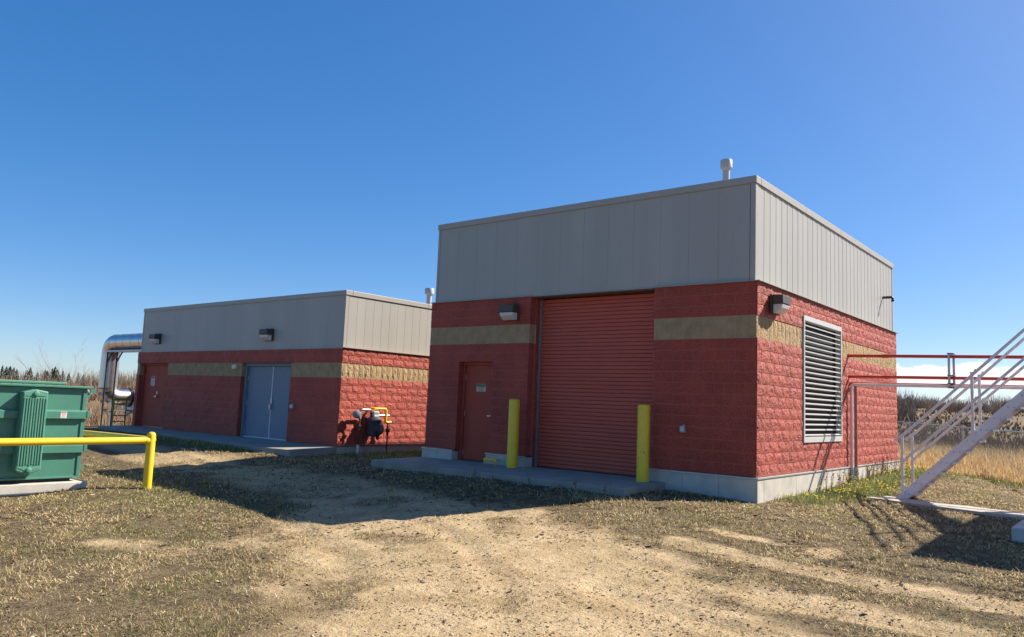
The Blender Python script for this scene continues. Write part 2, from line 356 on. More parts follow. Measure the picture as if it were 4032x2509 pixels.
def build_ground():
    def axis(lo, hi, step, far):
        c = list(np.arange(lo, hi, step)); a = []; s = step; p = hi
        while p < far: a.append(p); s *= 1.12; p += s
        b = []; s = step; p = lo-step
        while p > -far: b.append(p); s *= 1.12; p -= s
        return np.array(b[::-1]+c+a)
    xs = axis(-13.5, 6.5, .085, 2500); ys = axis(-13.5, 6.0, .085, 2500)
    X, Y = np.meshgrid(xs, ys, indexing='ij'); x = X.ravel(); y = Y.ravel()
    z = gz(x, y)
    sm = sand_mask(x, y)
    z = z - .012*sm*(np.hypot(x, y) < 40)
    nx, ny = len(xs), len(ys)
    i = np.arange(nx-1)[:, None]*ny+np.arange(ny-1)[None]; i = i.ravel()
    F = np.stack([i, i+ny, i+ny+1, i+1], 1)
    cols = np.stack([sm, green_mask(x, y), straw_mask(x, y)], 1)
    m, N, L, b = newmat('dirt_and_dead_grass'); b.inputs['Roughness'].default_value = .95; b.inputs['Specular IOR Level'].default_value = .15
    at = N.new('ShaderNodeAttribute'); at.attribute_name = 'tint'; sp = N.new('ShaderNodeSeparateColor'); L.new(at.outputs['Color'], sp.inputs[0])
    geo = N.new('ShaderNodeNewGeometry'); pos = geo.outputs['Position']
    def noise(sc, det=4, rough=.6, stretch=None):
        n = N.new('ShaderNodeTexNoise'); n.inputs['Scale'].default_value = sc; n.inputs['Detail'].default_value = det; n.inputs['Roughness'].default_value = rough
        if stretch:
            q = N.new('ShaderNodeMapping'); q.inputs['Scale'].default_value = stretch[:3]; q.inputs['Rotation'].default_value = (0, 0, stretch[3]); L.new(pos, q.inputs[0]); L.new(q.outputs[0], n.inputs['Vector'])
        else: L.new(pos, n.inputs['Vector'])
        return n.outputs[0]
    def rng(v, a, b_, c=0., d=1.):
        n = N.new('ShaderNodeMapRange'); L.new(v, n.inputs[0])
        for k, q in enumerate((a, b_, c, d)): n.inputs[k+1].default_value = q
        return n.outputs[0]
    def mix(f, a, b_, mode='MIX'):
        n = N.new('ShaderNodeMix'); n.data_type = 'RGBA'; n.blend_type = mode
        if isinstance(f, float): n.inputs['Factor'].default_value = f
        else: L.new(f, n.inputs['Factor'])
        for k, v in (('A', a), ('B', b_)):
            if isinstance(v, tuple): n.inputs[k].default_value = (*v, 1)
            else: L.new(v, n.inputs[k])
        return n.outputs['Result']
    sandc = mix(rng(noise(1.7, 6), .35, .65), (.40, .278, .138), (.57, .418, .238))
    sandc = mix(rng(noise(38, 5, .75), .55, .68), sandc, (.20, .14, .08))
    sandc = mix(rng(noise(90, 3, .7), .60, .68), sandc, (.16, .115, .068))
    sandc = mix(rng(noise(140, 2, .6), .60, .68), sandc, (.55, .46, .33))
    sandc = mix(rng(noise(16, 4, .6, (1.0, .35, 1, .45)), .56, .70, 0, .55), sandc, (.19, .135, .083))
    lit = mix(rng(noise(6, 7, .75), .38, .62), (.050, .034, .020), (.19, .135, .072))
    lit = mix(rng(noise(75, 4, .7), .48, .66), lit, (.36, .27, .145))
    lit = mix(rng(noise(120, 3, .7), .55, .62), lit, (.035, .026, .017))
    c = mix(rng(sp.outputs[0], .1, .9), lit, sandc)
    c = mix(rng(sp.outputs[1], .15, 1., 0, .8), c, mix(rng(noise(30, 4), .4, .6), (.045, .065, .018), (.10, .12, .035)))
    strawc = mix(rng(noise(.05, 6, .65), .42, .62), (.33, .245, .13), (.20, .14, .08))
    strawc = mix(rng(noise(1.2, 5, .7), .45, .65), strawc, (.10, .07, .04))
    c = mix(sp.outputs[2], c, strawc)
    L.new(c, b.inputs['Base Color'])
    h = N.new('ShaderNodeMath'); h.operation = 'ADD'; L.new(noise(60, 5, .7), h.inputs[0])
    h2 = N.new('ShaderNodeMath'); h2.operation = 'MULTIPLY'; L.new(noise(14, 4, .6), h2.inputs[0]); h2.inputs[1].default_value = 2.; L.new(h2.outputs[0], h.inputs[1])
    bp = N.new('ShaderNodeBump'); bp.inputs['Strength'].default_value = .9; bp.inputs['Distance'].default_value = .018; L.new(h.outputs[0], bp.inputs['Height']); L.new(bp.outputs[0], b.inputs['Normal'])
    o = bulk('ground', np.stack([x, y, z], 1), F, m, cols, 'structure')
    o.data.polygons.foreach_set('use_smooth', [True]*len(o.data.polygons))
build_ground()

# ------------------------------------------------------------------ masonry
C = 0.2032; G = 0.012
_bm = {}
def block_mesh(L, H, depth, relief, variant, nx=5, nz=3, mat_=None, key=''):
    k = (round(L, 3), round(H, 3), depth, relief, variant, key)
    if k in _bm: return _bm[k]
    r = random.Random(hash(k) & 0xffff)
    if L < .16: nx = 2
    elif L < .3: nx = 3
    vs = []; fs = []
    for j in range(nz+1):
        for i in range(nx+1):
            edge = i in (0, nx) or j in (0, nz)
            x = L*i/nx; z = H*j/nz
            if not edge: x += (r.random()-.5)*L/nx*.6; z += (r.random()-.5)*H/nz*.6; y = -relief*(.25+.75*r.random())
            else:
                y = -relief*.30*r.random()
                if not (i in (0, nx) and j in (0, nz)):
                    if i in (0, nx): z += (r.random()-.5)*H/nz*.3
                    else: x += (r.random()-.5)*L/nx*.3
            vs.append((x, y, z))
    for j in range(nz):
        for i in range(nx):
            a = j*(nx+1)+i; q = (a, a+1, a+nx+2, a+nx+1)
            if (i+j) % 2: fs += [(q[0], q[1], q[2]), (q[0], q[2], q[3])]
            else: fs += [(q[0], q[1], q[3]), (q[1], q[2], q[3])]
    b = len(vs); vs += [(0, depth, 0), (L, depth, 0), (L, depth, H), (0, depth, H)]
    bot = list(range(nx+1)); top = [nz*(nx+1)+i for i in range(nx+1)]
    lef = [j*(nx+1) for j in range(nz+1)]; rig = [j*(nx+1)+nx for j in range(nz+1)]
    fs += [tuple(bot[::-1]+[b, b+1]), tuple(top+[b+2, b+3]), tuple(lef+[b+3, b]), tuple(rig[::-1]+[b+1, b+2]), (b, b+3, b+2, b+1)]
    me = bpy.data.meshes.new('block'); me.from_pydata(vs, [], fs); me.update(); me.materials.append(mat_); _bm[k] = me
    return me
def wall_cells(x0, x1, z0, courses, holes, first_odd=False, pitch=2*C):
    """courses: list of (height, kind). yields (xa, xb, za, zb, kind)"""
    out = []; z = z0
    for n, (h, kind) in enumerate(courses):
        p = C if kind == 'tan' else pitch
        off = 0 if kind == 'tan' else ((p/2) if (n % 2) ^ first_odd else 0)
        e = [x0]; t = x0+(off if off else p)
        while t < x1-1e-4: e.append(t); t += p
        e.append(x1)
        cuts = sorted(set([a for hx0, hx1, hz0, hz1 in holes if hz0 < z+h-.03 and hz1 > z+.03 for a in (hx0, hx1)]))
        e = sorted(e+[c for c in cuts if x0 < c < x1])
        for a, b in zip(e[:-1], e[1:]):
            if b-a < .035: continue
            m = (a+b)/2; za, zb = z, z+h; skip = False
            for hx0, hx1, hz0, hz1 in holes:
                if hx0 < m < hx1:
                    if hz0 <= za+.03 and hz1 >= zb-.03: skip = True
                    elif za < hz0 < zb: zb = hz0
                    elif za < hz1 < zb: za = hz1
            if not skip and zb-za > .03: out.append((a, b, za, zb, kind))
        z += h
    return out
def masonry(root, walls, limit=300):
    """walls: list of dict(cells, origin fn, rotz, relief, depth, recess)"""
    items = []
    for w in walls:
        for c in w['cells']:
            p = w['pt'](c[0]+G/2, c[2]+G/2, -w.get('out', 0) if c[4] != 'tan' else w.get('tanin', .012))
            d = (Vector(p)-CAM).length+(1000 if w.get('hidden') else 0); items.append((d, w, c, p))
    items.sort(key=lambda t: t[0])
    cnt = {'red': 0, 'tan': 0}; rest = {'red': MB(), 'tan': MB()}
    lim = {'red': limit, 'tan': 300}
    for d, w, c, p in items:
        a, b, za, zb, kind = c; me = block_mesh(b-a-G, zb-za-G, w['depth'], w['relief'], random.randrange(6), mat_=M_beige if kind == 'tan' else M_red, key=kind)
        if cnt[kind] < lim[kind] and d < 900:
            cnt[kind] += 1
            link_mesh('tan_block' if kind == 'tan' else 'block', me, None, root, p, w['rotz'])
        else:
            Rm = Matrix.Rotation(w['rotz'], 3, 'Z')
            rest[kind].add([Rm @ v.co+Vector(p) for v in me.vertices], [tuple(q.vertices) for q in me.polygons])
    for kind in rest:
        if rest[kind].v: rest[kind].build('remaining_tan_blocks' if kind == 'tan' else 'remaining_blocks', M_beige if kind == 'tan' else M_red, root, kind='stuff')

# ------------------------------------------------------------------ tall building
W, D = 8.128, 9.957
zb_, zt_, zc_ = 12*C, 14*C, 17*C
bld = thing('utility_building', (-W/2, D/2, 0), 'taller red block building with grey metal cladding, big red roller door and louvred side', 'building')
DX0, DX1, DZ1 = -7.125, -6.115, 10*C
RX0, RX1 = -5.085, -2.055
LY0, LY1, LZ0, LZ1 = 2.36, 4.858, .568, 3.107
courses = [(C, 'red')]*12+[(2*C, 'tan')]+[(C, 'red')]*3
f_cells = wall_cells(-W, -.004, 0, courses, [(DX0, DX1, -1, DZ1), (RX0, RX1, -1, 9)])
r_cells = wall_cells(.004, D, 0, courses, [(LY0, LY1, LZ0, LZ1)], True)
l_cells = wall_cells(.2, D, 0, courses, [], True)
masonry(bld, [
    dict(cells=f_cells, pt=lambda u, z, o: (u, o, z), rotz=0, relief=.010, depth=.19, tanin=.006),
    dict(cells=r_cells, pt=lambda u, z, o: (-o, u, z), rotz=math.pi/2, relief=.022, depth=.12),
    dict(cells=[(D-b, D-a, c, d_, k) for a, b, c, d_, k in l_cells], pt=lambda u, z, o: (-W+o, D-u+.2-.0, z), rotz=-math.pi/2, relief=.022, depth=.12, hidden=True)])
# mortar cores behind the blocks, split at the openings
def core(m, cells_z, mat_):
    mb = MB()
    for b in m: mb.box(*b)
    return mb.build('mortar_core', mat_, bld)
rec = .003
def front_core(z0, z1, mat_, rec=.003):
    spans = [(RX1+.012, -.02)]+([(-W+.02, RX0-.012)] if z0 >= DZ1 else [(-W+.02, DX0-.012), (DX1+.012, RX0-.012)])
    for a, b in spans: MB().box(a, b, rec, .25, z0, z1).build('mortar_core', mat_, bld)
front_core(.004, DZ1, M_redm); front_core(DZ1+.001, zb_-.001, M_redm); front_core(zb_, zt_, M_beigem, .009); front_core(zt_+.001, zc_-.003, M_redm)
def right_core(z0, z1, mat_, rec):
    x1 = -rec; spans = [(.02, .255)]+([(.26, D-.02)] if z1 <= LZ0+.001 or z0 >= LZ1-.001 else [(.26, LY0-.01), (LY1+.01, D-.02)])
    for a, b in spans: MB().box(-.2, x1, a, b, z0, z1).build('mortar_core', mat_, bld)
right_core(.004, LZ0, M_redm, .004); right_core(LZ0+.001, zb_-.001, M_redm, .004); right_core(zb_, zt_, M_beigem, .014); right_core(zt_+.001, LZ1, M_redm, .004); right_core(LZ1+.001, zc_-.003, M_redm, .004)
for b in ((-W+.012, -W+.2, .26, D-.02, .004, zb_), (-W+.012, -W+.2, .26, D-.02, zt_, zc_-.003), (-W+.2, -.2, D-.2, D, .004, zc_-.003)): MB().box(*b).build('mortar_core', M_redm, bld)
MB().box(-W+.024, -W+.2, .26, D-.02, zb_+.001, zt_-.001).build('mortar_core', M_beigem, bld)
# deeper jambs of the roller door opening
MB().box(RX0-.25, RX0-.004, .251, .47, -.23, zc_-.004).build('door_jamb', M_red, bld)
MB().box(RX1+.004, RX1+.25, .251, .47, -.23, zc_-.004).build('door_jamb', M_red, bld)
MB().box(DX0-.1, DX0-.003, .15, .25, -.23, DZ1+.04).box(DX1+.003, DX1+.1, .15, .25, -.23, DZ1+.04).build('door_jamb', M_red, bld)
# concrete plinth with a flashed ledge
def plinth(x0, x1, y0, y1, z0, z1, fl=True, side='f'):
    MB().box(x0, x1, y0, y1, z0, z1).build('plinth', M_conc, bld, bevel=.006)
def seg(a, b, n): return [(a+(b-a)*i/n+.002, a+(b-a)*(i+1)/n-.002) for i in range(n)]
for a, b in seg(-W-.04, DX0-.06, 2)+seg(DX1-.05, RX0+.005, 2)+seg(RX1-.03, .045, 3): plinth(a, b, -.045, .25, -.6, -.035)
for a, b in seg(.2505, D+.04, 6): plinth(-.2, .045, a, b, -.75, -.035)
plinth(-W-.04, -W+.2, .2505, D+.04, -.6, -.035)
def ledge(*b): MB().box(*b).build('plinth_flashing', M_flash, bld, bevel=.004)
ledge(-W-.055, DX0-.052, -.060, .02, -.033, -.003); ledge(DX1-.062, RX0+.012, -.060, .02, -.033, -.003); ledge(RX1-.042, .060, -.060, .02, -.033, -.003)
ledge(-.02, .060, .022, 3.35, -.033, -.003); ledge(-.02, .060, 3.354, 6.68, -.033, -.003); ledge(-.02, .060, 6.684, D+.05, -.033, -.003)
# cladding
S_ = .07; PT = 5.4055; CB = 5.271; CZ0 = zc_+.004
def panels(root, u0, u1, z0, z1, wdt, pt, groove, nrib):
    """vertical metal panels; pt(u, out, z) places a point; ribs step out by a few mm"""
    n = max(1, round((u1-u0)/wdt)); s = (u1-u0)/n
    for i in range(n):
        a = u0+i*s; prof = [(a+.0007, .003), (a+.0035, .006)]
        for k in range(1, nrib+1):
            t = a+s*k/(nrib+1)
            if nrib == 1: prof += [(t-.006, .006), (t-.003, .0045), (t+.003, .0045), (t+.006, .006)]
        prof += [(a+s-.0035, .006), (a+s-.0007, .003)]
        if groove == 'rib':
            h = a+s*.5; prof = [(a+.001, .001), (a+.007, .005), (h-.006, .005), (h+.002, .001), (a+s-.001, .001)]
        back = [(a+s-.003, -.05), (a+.003, -.05)]
        poly = [pt(u, o, z0) for u, o in prof+back]
        ext = Vector(pt(u0, 0, z1))-Vector(pt(u0, 0, z0))
        MB().prism(poly, ext).build('cladding_panel', M_clad, root)
panels(bld, -W+S_+.06, -S_-.10, CZ0, CB, .61, lambda u, o, z: (u, S_-o, z), 'flat', 1)
panels(bld, S_+.10, D-S_-.05, CZ0, CB, .305, lambda u, o, z: (-S_+o, u, z), 'rib', 0)
panels(bld, S_+.10, D-S_-.05, CZ0, CB, .61, lambda u, o, z: (-W+S_-o, u, z), 'flat', 1)
def corner(x, y, z0, z1, sx, sy, root, w=.10):
    MB().prism([(x, y, z0), (x-sx*w, y, z0), (x-sx*w, y-sy*.03, z0), (x-sx*.03, y-sy*.03, z0), (x-sx*.03, y-sy*w, z0), (x, y-sy*w, z0)], (0, 0, z1-z0)).build('corner_trim', M_cladt, root)
corner(-S_+.012, S_-.012, CZ0, CB, 1, -1, bld); corner(-W+S_-.012, S_-.012, CZ0, CB, -1, -1, bld, .07); corner(-S_+.012, D-S_+.012, CZ0, CB, 1, 1, bld, .07)
MB().box(-W+S_+.05, -S_-.05, S_+.05, D-S_, CZ0, CB).build('parapet_core', M_roof, bld)
MB().box(-W+S_, -S_, S_, D-S_, zc_+.0, zc_+.003).build('core_deck', M_brown, bld)
def coping(x0, x1, y0, y1, root=bld, z0=CB, z1=PT): MB().box(x0, x1, y0, y1, z0, z1).build('coping', M_cladt, root, bevel=.006)
for a, b in seg(-W+S_-.03, -S_+.034, 3): coping(a, b, S_-.034, S_+.2)
for a, b in seg(S_+.2035, D-S_+.03, 4): coping(-S_-.2, -S_+.034, a, b); coping(-W+S_-.03, -W+S_+.2, a, b)
MB().box(-W+S_+.2, -S_-.2, S_+.2, D-S_, CB-.2, CB-.05).build('roof', M_roof, bld)
def drip(root, x0, x1, y0, y1, z): MB().box(x0, x1, y0, y1, z-.004, z+.010).build('base_flashing', M_cladt, root)
for a, b in ((-W-.02, RX0-.001), (RX0+.001, RX1-.001), (RX1+.001, .055)): drip(bld, a, b, -.03 if a != RX0+.001 else .03, S_+.02, zc_+.004)
drip(bld, -S_-.02, .060, S_+.022, D+.02, zc_+.004)
MB().box(RX0+.005, RX1-.005, .065, .42, zc_-.02, zc_-.004).build('door_soffit', M_brown, bld)
# personnel door
door = MB().box(DX0+.06, DX1-.06, .20, .245, -.215, DZ1-.075).build('door', M_reddoor, bld)
MB().box(DX0+.002, DX0+.055, .145, .25, -.23, DZ1-.002).box(DX1-.055, DX1-.002, .145, .25, -.23, DZ1-.002).box(DX0+.056, DX1-.056, .145, .25, DZ1-.07, DZ1-.002).build('door_frame', M_reddoor, bld, bevel=.004)
MB().box(DX0+.06, DX1-.06, .15, .26, -.233, -.218).build('threshold', M_dark, bld)
MB().box(-6.33, -6.215, .135, .165, .79, .825).box(-6.30, -6.27, .165, .2, .795, .82).build('handle', M_white, door, bevel=.005)
for z in (-.12, .78, 1.62): MB().cyl((DX0+.057, .193, z), (DX0+.057, .193, z+.115), .009, n=8).build('hinge', M_galv, door)
# roller door of slats
rd = MB().box(RX0-.02, RX1+.02, .385, .40, -.233, zc_-.03).build('roller_door', M_dark, bld)
ns = 45; zz0, zz1 = -.215, zc_-.035; sh = (zz1-zz0)/ns
sl = MB(); h = sh-.004
prof = [(.384, 0), (.370, .002), (.3655, .009), (.3635, h*.35), (.3635, h*.65), (.3655, h-.009), (.371, h-.002), (.384, h)]
sl.prism([(RX0+.075, y, z) for y, z in prof], (RX1-RX0-.15, 0, 0)); slme = sl.mesh('slat', (RX0, .36, 0)); slme.materials.append(M_redslat)
for i in range(ns): link_mesh('slat', slme, None, rd, (RX0, .36, zz0+i*sh))
for o in rd.children: o.location = Vector(o.location)
MB().box(RX0+.075, RX1-.075, .345, .383, -.232, -.217).build('bottom_bar', M_dark, rd)
for a, b in ((RX0+.006, RX0+.07), (RX1-.07, RX1-.006)): MB().box(a, b, .33, .383, -.232, zc_-.03).build('door_guide', M_galv, bld)
# louvre
lv = MB().box(-.10, -.09, LY0, LY1, LZ0, LZ1).build('louvre', M_black, bld)
fr = .055
for b in ((LY0, LY0+fr, LZ0, LZ1), (LY1-fr, LY1, LZ0, LZ1)): MB().box(-.09, .035, b[0], b[1], b[2], b[3]).build('louvre_frame', M_louv, lv, bevel=.004)
MB().box(-.09, .034, LY0+fr, LY1-fr, LZ1-.10, LZ1).build('louvre_frame', M_louv, lv, bevel=.004)
MB().box(-.09, .034, LY0+fr, LY1-fr, LZ0, LZ0+.11).build('louvre_frame', M_louv, lv, bevel=.004)
nb = 22; bz0 = LZ0+.135; bp_ = (LZ1-.10-bz0)/nb
bl = MB().prism([(.022, LY0+fr+.002, 0), (.022, LY0+fr+.002, .021), (.012, LY0+fr+.002, .021), (-.002, LY0+fr+.002, .028), (-.005, LY0+fr+.002, .025), (.010, LY0+fr+.002, .014), (.010, LY0+fr+.002, 0)], (0, LY1-LY0-2*fr-.004, 0))
blme = bl.mesh('louvre_blade', (0, LY0, 0)); blme.materials.append(M_louv)
for i in range(nb): link_mesh('louvre_blade', blme, None, lv, (0, LY0, bz0+i*bp_))

# ------------------------------------------------------------------ low building
AX, AZ, AW, AD = -11.417, -.2146, 11.524, 9.0
low = thing('utility_building', (AX-AW/2, AD/2, AZ), 'lower red block building with grey cladding and blue double door, behind the gas meter', 'building')
A1a, A1b = -22.733, -20.742; A2a, A2b = -16.19, -13.675
ah = AZ+11*C
ac = [(C, 'red')]*9+[(2*C, 'tan')]+[(C, 'red')]*2
azc = AZ+13*C
fa = wall_cells(AX-AW, AX-.004, AZ, ac, [(A1a, A1b, -1, ah), (A2a, A2b, -1, ah)], pitch=.4064)
ra = wall_cells(.004, 6.0, AZ, ac, [], True)
lim_low = 300
masonry(low, [
    dict(cells=fa, pt=lambda u, z, o: (u, o, z), rotz=0, relief=.013, depth=.19, tanin=.018),
    dict(cells=ra, pt=lambda u, z, o: (AX-o, u, z), rotz=math.pi/2, relief=.025, depth=.12, tanin=.014)], lim_low)
def acore(b, m): MB().box(*b).build('mortar_core', m, low)
for z0, z1, m, r1, r2 in ((AZ+.003, AZ+9*C-.001, M_redm, .004, .005), (AZ+9*C, ah, M_beigem, .022, .018)):
    acore((AX-AW+.02, A1a-.012, r1, .25, z0, z1), m); acore((A1b+.012, A2a-.012, r1, .25, z0, z1), m); acore((A2b+.012, AX-.02, r1, .25, z0, z1), m)
    acore((AX-.2, AX-r2, .255, AD-.02, z0, z1), m); acore((AX-.2, AX-r2, .02, .2545, z0, z1), m)
acore((AX-AW+.02, AX-.02, .004, .25, ah+.001, azc-.004), M_redm); acore((AX-.2, AX-.005, .255, AD-.02, ah+.001, azc-.004), M_redm)
acore((AX-AW, AX-AW+.2, .255, AD, AZ+.003, azc-.004), M_red); acore((AX-AW+.2, AX-.2, AD-.2, AD, AZ+.003, azc-.004), M_red)
for a, b in ((A1a-.1, A1a-.003), (A1b+.003, A1b+.1), (A2a-.1, A2a-.003), (A2b+.003, A2b+.1)): MB().box(a, b, .15, .27, AZ, ah-.003).build('door_jamb', M_red, low)
MB().box(AX-AW+.02, AX-.01, -.004, .02, azc-.018, azc+.006).build('base_flashing', M_cladt, low)
MB().box(AX-.02, AX+.055, .0215, AD, azc-.004, azc+.010).build('base_flashing', M_cladt, low)
for a, b in ((A1a, A1b), (A2a, A2b)): MB().box(a-.1, b+.1, -.012, .06, ah-.006, ah+.004).build('lintel_plate', M_brown, low)
apt = AZ+4.212; acb = apt-.13
panels(low, AX-AW+S_+.06, AX-S_-.10, azc+.011, acb, .305, lambda u, o, z: (u, S_-o, z), 'flat', 1)
panels(low, S_+.10, AD-S_-.05, azc+.011, acb, .305, lambda u, o, z: (AX-S_+o, u, z), 'flat', 0)
MB().box(AX-AW+S_, AX-AW+S_+.04, S_+.1, AD-S_, azc+.011, acb).build('cladding_panel', M_clad, low)
corner(AX-S_+.012, S_-.012, azc+.011, acb, 1, -1, low); corner(AX-AW+S_-.012, S_-.012, azc+.011, acb, -1, -1, low, .07)
MB().box(AX-AW+S_+.05, AX-S_-.05, S_+.05, AD-S_, azc+.011, acb).build('parapet_core', M_roof, low)
for a, b in seg(AX-AW+S_-.03, AX-S_+.034, 4): coping(a, b, S_-.034, S_+.2, low, acb, apt)
for a, b in seg(S_+.2035, AD-S_+.03, 3): coping(AX-S_-.2, AX-S_+.034, a, b, low, acb, apt)
coping(AX-AW+S_-.03, AX-AW+S_+.2, S_+.2035, AD, low, acb, apt)
MB().box(AX-.25, AX+.02, .002, AD, -.75, AZ-.012).build('plinth', M_conc, low)
MB().box(AX-.02, AX+.035, .002, AD, AZ-.010, AZ+.002).build('plinth_flashing', M_flash, low)
# red double door
mid = (A1a+A1b)/2+.02
for a, b in ((A1a+.06, mid-.004), (mid+.004, A1b-.06)):
    dl = MB().box(a, b, .20, .245, AZ+.012, ah-.08).build('door', M_reddoor, low)
    MB().box((a+.01) if a < mid-.1 and b < mid else b-.02, (a+.02) if b < mid else b-.01, .19, .2, AZ+.2, AZ+.3).build('hinge', M_galv, dl)
    MB().box((a+.01) if b < mid else b-.02, (a+.02) if b < mid else b-.01, .19, .2, AZ+1.75, AZ+1.85).build('hinge', M_galv, dl)
    if b > mid: MB().box(mid+.02, mid+.10, .17, .2, .93, 1.05).cyl((mid+.05, .13, .86), (mid+.05, .2, .86), .045).box(mid-.07, mid+.05, .125, .14, .845, .875).build('handle', M_galv, dl)
MB().box(A1a+.002, A1a+.055, .145, .25, AZ+.002, ah-.004).box(A1b-.055, A1b-.002, .145, .25, AZ+.002, ah-.004).box(A1a+.056, A1b-.056, .145, .25, ah-.075, ah-.004).build('door_frame', M_reddoor, low)
# blue double door
mid = (A2a+A2b)/2+.13
for a, b in ((A2a+.10, mid-.02), (mid+.02, A2b-.10)):
    dl = MB().box(a, b, .20, .245, AZ+.035, ah-.10).build('door', M_blue, low)
    if b < mid:
        for z in (.1, .95, 1.72): MB().cyl((a-.004, .193, AZ+z), (a-.004, .193, AZ+z+.14), .011, n=8).build('hinge', M_galv, dl)
    else:
        MB().box(mid-.015, mid+.075, .165, .199, AZ+1.06, AZ+1.20).box(mid-.01, mid+.07, .12, .14, AZ+.86, AZ+1.02).box(mid, mid+.012, .14, .199, AZ+.87, AZ+.9).box(mid, mid+.012, .14, .199, AZ+.98, AZ+1.01).build('handle', M_galv, dl)
        for x, z in ((.35, 1.02), (.62, 1.0), (.9, 1.2)): MB().box(mid+x, mid+x+.03, .197, .1995, AZ+z, AZ+z+.012).build('scuff_mark', M_dark, dl)
MB().box(mid-.019, mid+.016, .185, .24, AZ+.035, ah-.10).build('astragal', M_white, low)
MB().box(A2a+.10, A2b-.10, .17, .25, AZ+.003, AZ+.03).build('threshold', M_white, low)
MB().box(A2a+.004, A2a+.095, .12, .25, AZ+.002, ah-.006).box(A2b-.095, A2b-.004, .12, .25, AZ+.002, ah-.006).box(A2a+.096, A2b-.096, .12, .25, ah-.095, ah-.006).build('door_frame', M_blue, low, bevel=.004)

# ------------------------------------------------------------------ aprons
def apron(name, poly, z0, z1, label):
    o = MB().prism([(x, y, z0) for x, y in poly], (0, 0, z1-z0)).build(name, M_apron, bevel=.012); o['kind'] = 'structure'; o['label'] = label; return o
apron('concrete_apron', [(-7.946, -1.80), (-1.57, -1.76), (-1.72, -.046), (-2.05, -.046), (-2.05, .5), (-8.05, .5), (-8.16, -.046)], -.62, -.2355, 'concrete apron in front of the red roller door')
_ap = [(-23.3, -1.02), (-13, -1.58), (-11.39, -1.47), (-11.40, .3), (-23.3, .3)]
_zt = lambda y: AZ-.001+.034*min(y, 0)
o = MB().add([(x, y, -.7) for x, y in _ap]+[(x, y, _zt(y)) for x, y in _ap[:3]]+[(-11.40, 0, AZ-.001), (-11.40, .3, AZ-.001), (-23.3, .3, AZ-.001), (-23.3, 0, AZ-.001)],
    [(4, 3, 2, 1, 0), (0, 1, 6, 5), (1, 2, 7, 6), (2, 3, 9, 8, 7), (3, 4, 10, 9), (4, 0, 5, 11, 10), (5, 6, 7, 8, 11), (8, 9, 10, 11)]).build('concrete_apron', M_apron, bevel=.012)
o['kind'] = 'structure'; o['label'] = 'concrete apron along the lower building'

# ------------------------------------------------------------------ wall lamps
def copy_tree(o, loc, rz, **kw):
    c = o.copy(); COL.objects.link(c); c.location = loc; c.rotation_euler = (0, 0, rz)
    for ch in o.children:
        k = ch.copy(); COL.objects.link(k); k.parent = c
        for g in ch.children:
            q = g.copy(); COL.objects.link(q); q.parent = k
    return setp(c, **kw)
lamp = thing('wall_lamp', (0, 0, 0), 'bronze wall lamp above the red door of the taller building, left of the roller door', 'lamp', 'wall pack lamps')
MB().box(-.205, .205, -.045, 0, 0, .36).box(-.19, .19, -.06, -.045, .012, .345).build('back_plate', M_bronze, lamp, bevel=.008)
MB().prism([(-.205, -.061, .175), (-.205, -.061, .352), (-.205, -.245, .340), (-.205, -.25, .185)], (.41, 0, 0)).build('hood', M_bronze, lamp, bevel=.008)
for x in (-.13, .1): MB().cyl((x, -.05, .36), (x+.07, -.05, .375), .013, n=8).build('hood_latch', M_bronze, lamp)
lz = MB(); lp = [(-.062, .012), (-.062, .174), (-.238, .174), (-.215, .10), (-.12, .022)]
lz.prism([(-.185, y, z) for y, z in lp], (.37, 0, 0)).build('lens', M_lens, lamp, bevel=.01)
MB().box(-.15, .15, -.09, -.066, .035, .165).build('reflector', M_white, lamp)
MB().cyl((-.10, -.13, .11), (.06, -.13, .11), .03, .022, n=10).build('bulb', M_white, lamp)
for o in lamp.children: ORG[o.name] = Vector((0, 0, 0))
lamp.location = (-5.585, -.002, 2.925)
copy_tree(lamp, (.022, .73, 2.925), math.pi/2, label='bronze wall lamp on the sunlit louvred side of the taller building', group='wall pack lamps')
copy_tree(lamp, (-21.68, S_-.008, 2.685), 0, label='bronze wall lamp on the cladding above the red double door of the lower building', group='wall pack lamps')
copy_tree(lamp, (-14.92, S_-.008, 2.665), 0, label='bronze wall lamp on the cladding above the blue double door of the lower building', group='wall pack lamps')

# ------------------------------------------------------------------ signs and boxes
def text_mesh(s, size, name):
    cu = bpy.data.curves.new(name, 'FONT'); cu.body = s; cu.size = size; cu.align_x = 'CENTER'; cu.align_y = 'CENTER'; cu.extrude = .0006
    ob = bpy.data.objects.new(name, cu); COL.objects.link(ob); dg = bpy.context.evaluated_depsgraph_get(); dg.update()
    me = bpy.data.meshes.new_from_object(ob.evaluated_get(dg)); bpy.data.objects.remove(ob); return me
def lettering(s, size, x, y, z, m, parent, sx=1.0):
    me = text_mesh(s, size, 'lettering'); me.materials.clear(); me.materials.append(m)
    for v in me.vertices: c = v.co.copy(); v.co = (c.x*sx, -c.z, c.y)
    o = link_mesh('lettering', me, None, parent, (x, y, z)); return o
sg = thing('caution_sign', (-6.587, .198, 1.353), 'small cream caution sign on the red door left of the roller door', 'sign')
MB().box(-6.727, -6.447, .192, .198, 1.353, 1.533).build('sign_plate', M_signy, sg, bevel=.003)
MB().box(-6.722, -6.452, .1905, .1918, 1.465, 1.528).build('header_panel', M_ink, sg)
lettering('CAUTION', .062, -6.587, .1895, 1.497, M_signy, sg, .95)
for i, s in enumerate(('HEARING', 'PROTECTION', 'REQUIRED')): lettering(s, .034, -6.587, .1912, 1.438-.031*i, M_ink, sg)
sg2 = thing('warning_sign', (-22.1, .198, 1.2), 'small white notice with red heading on the red double door', 'sign')
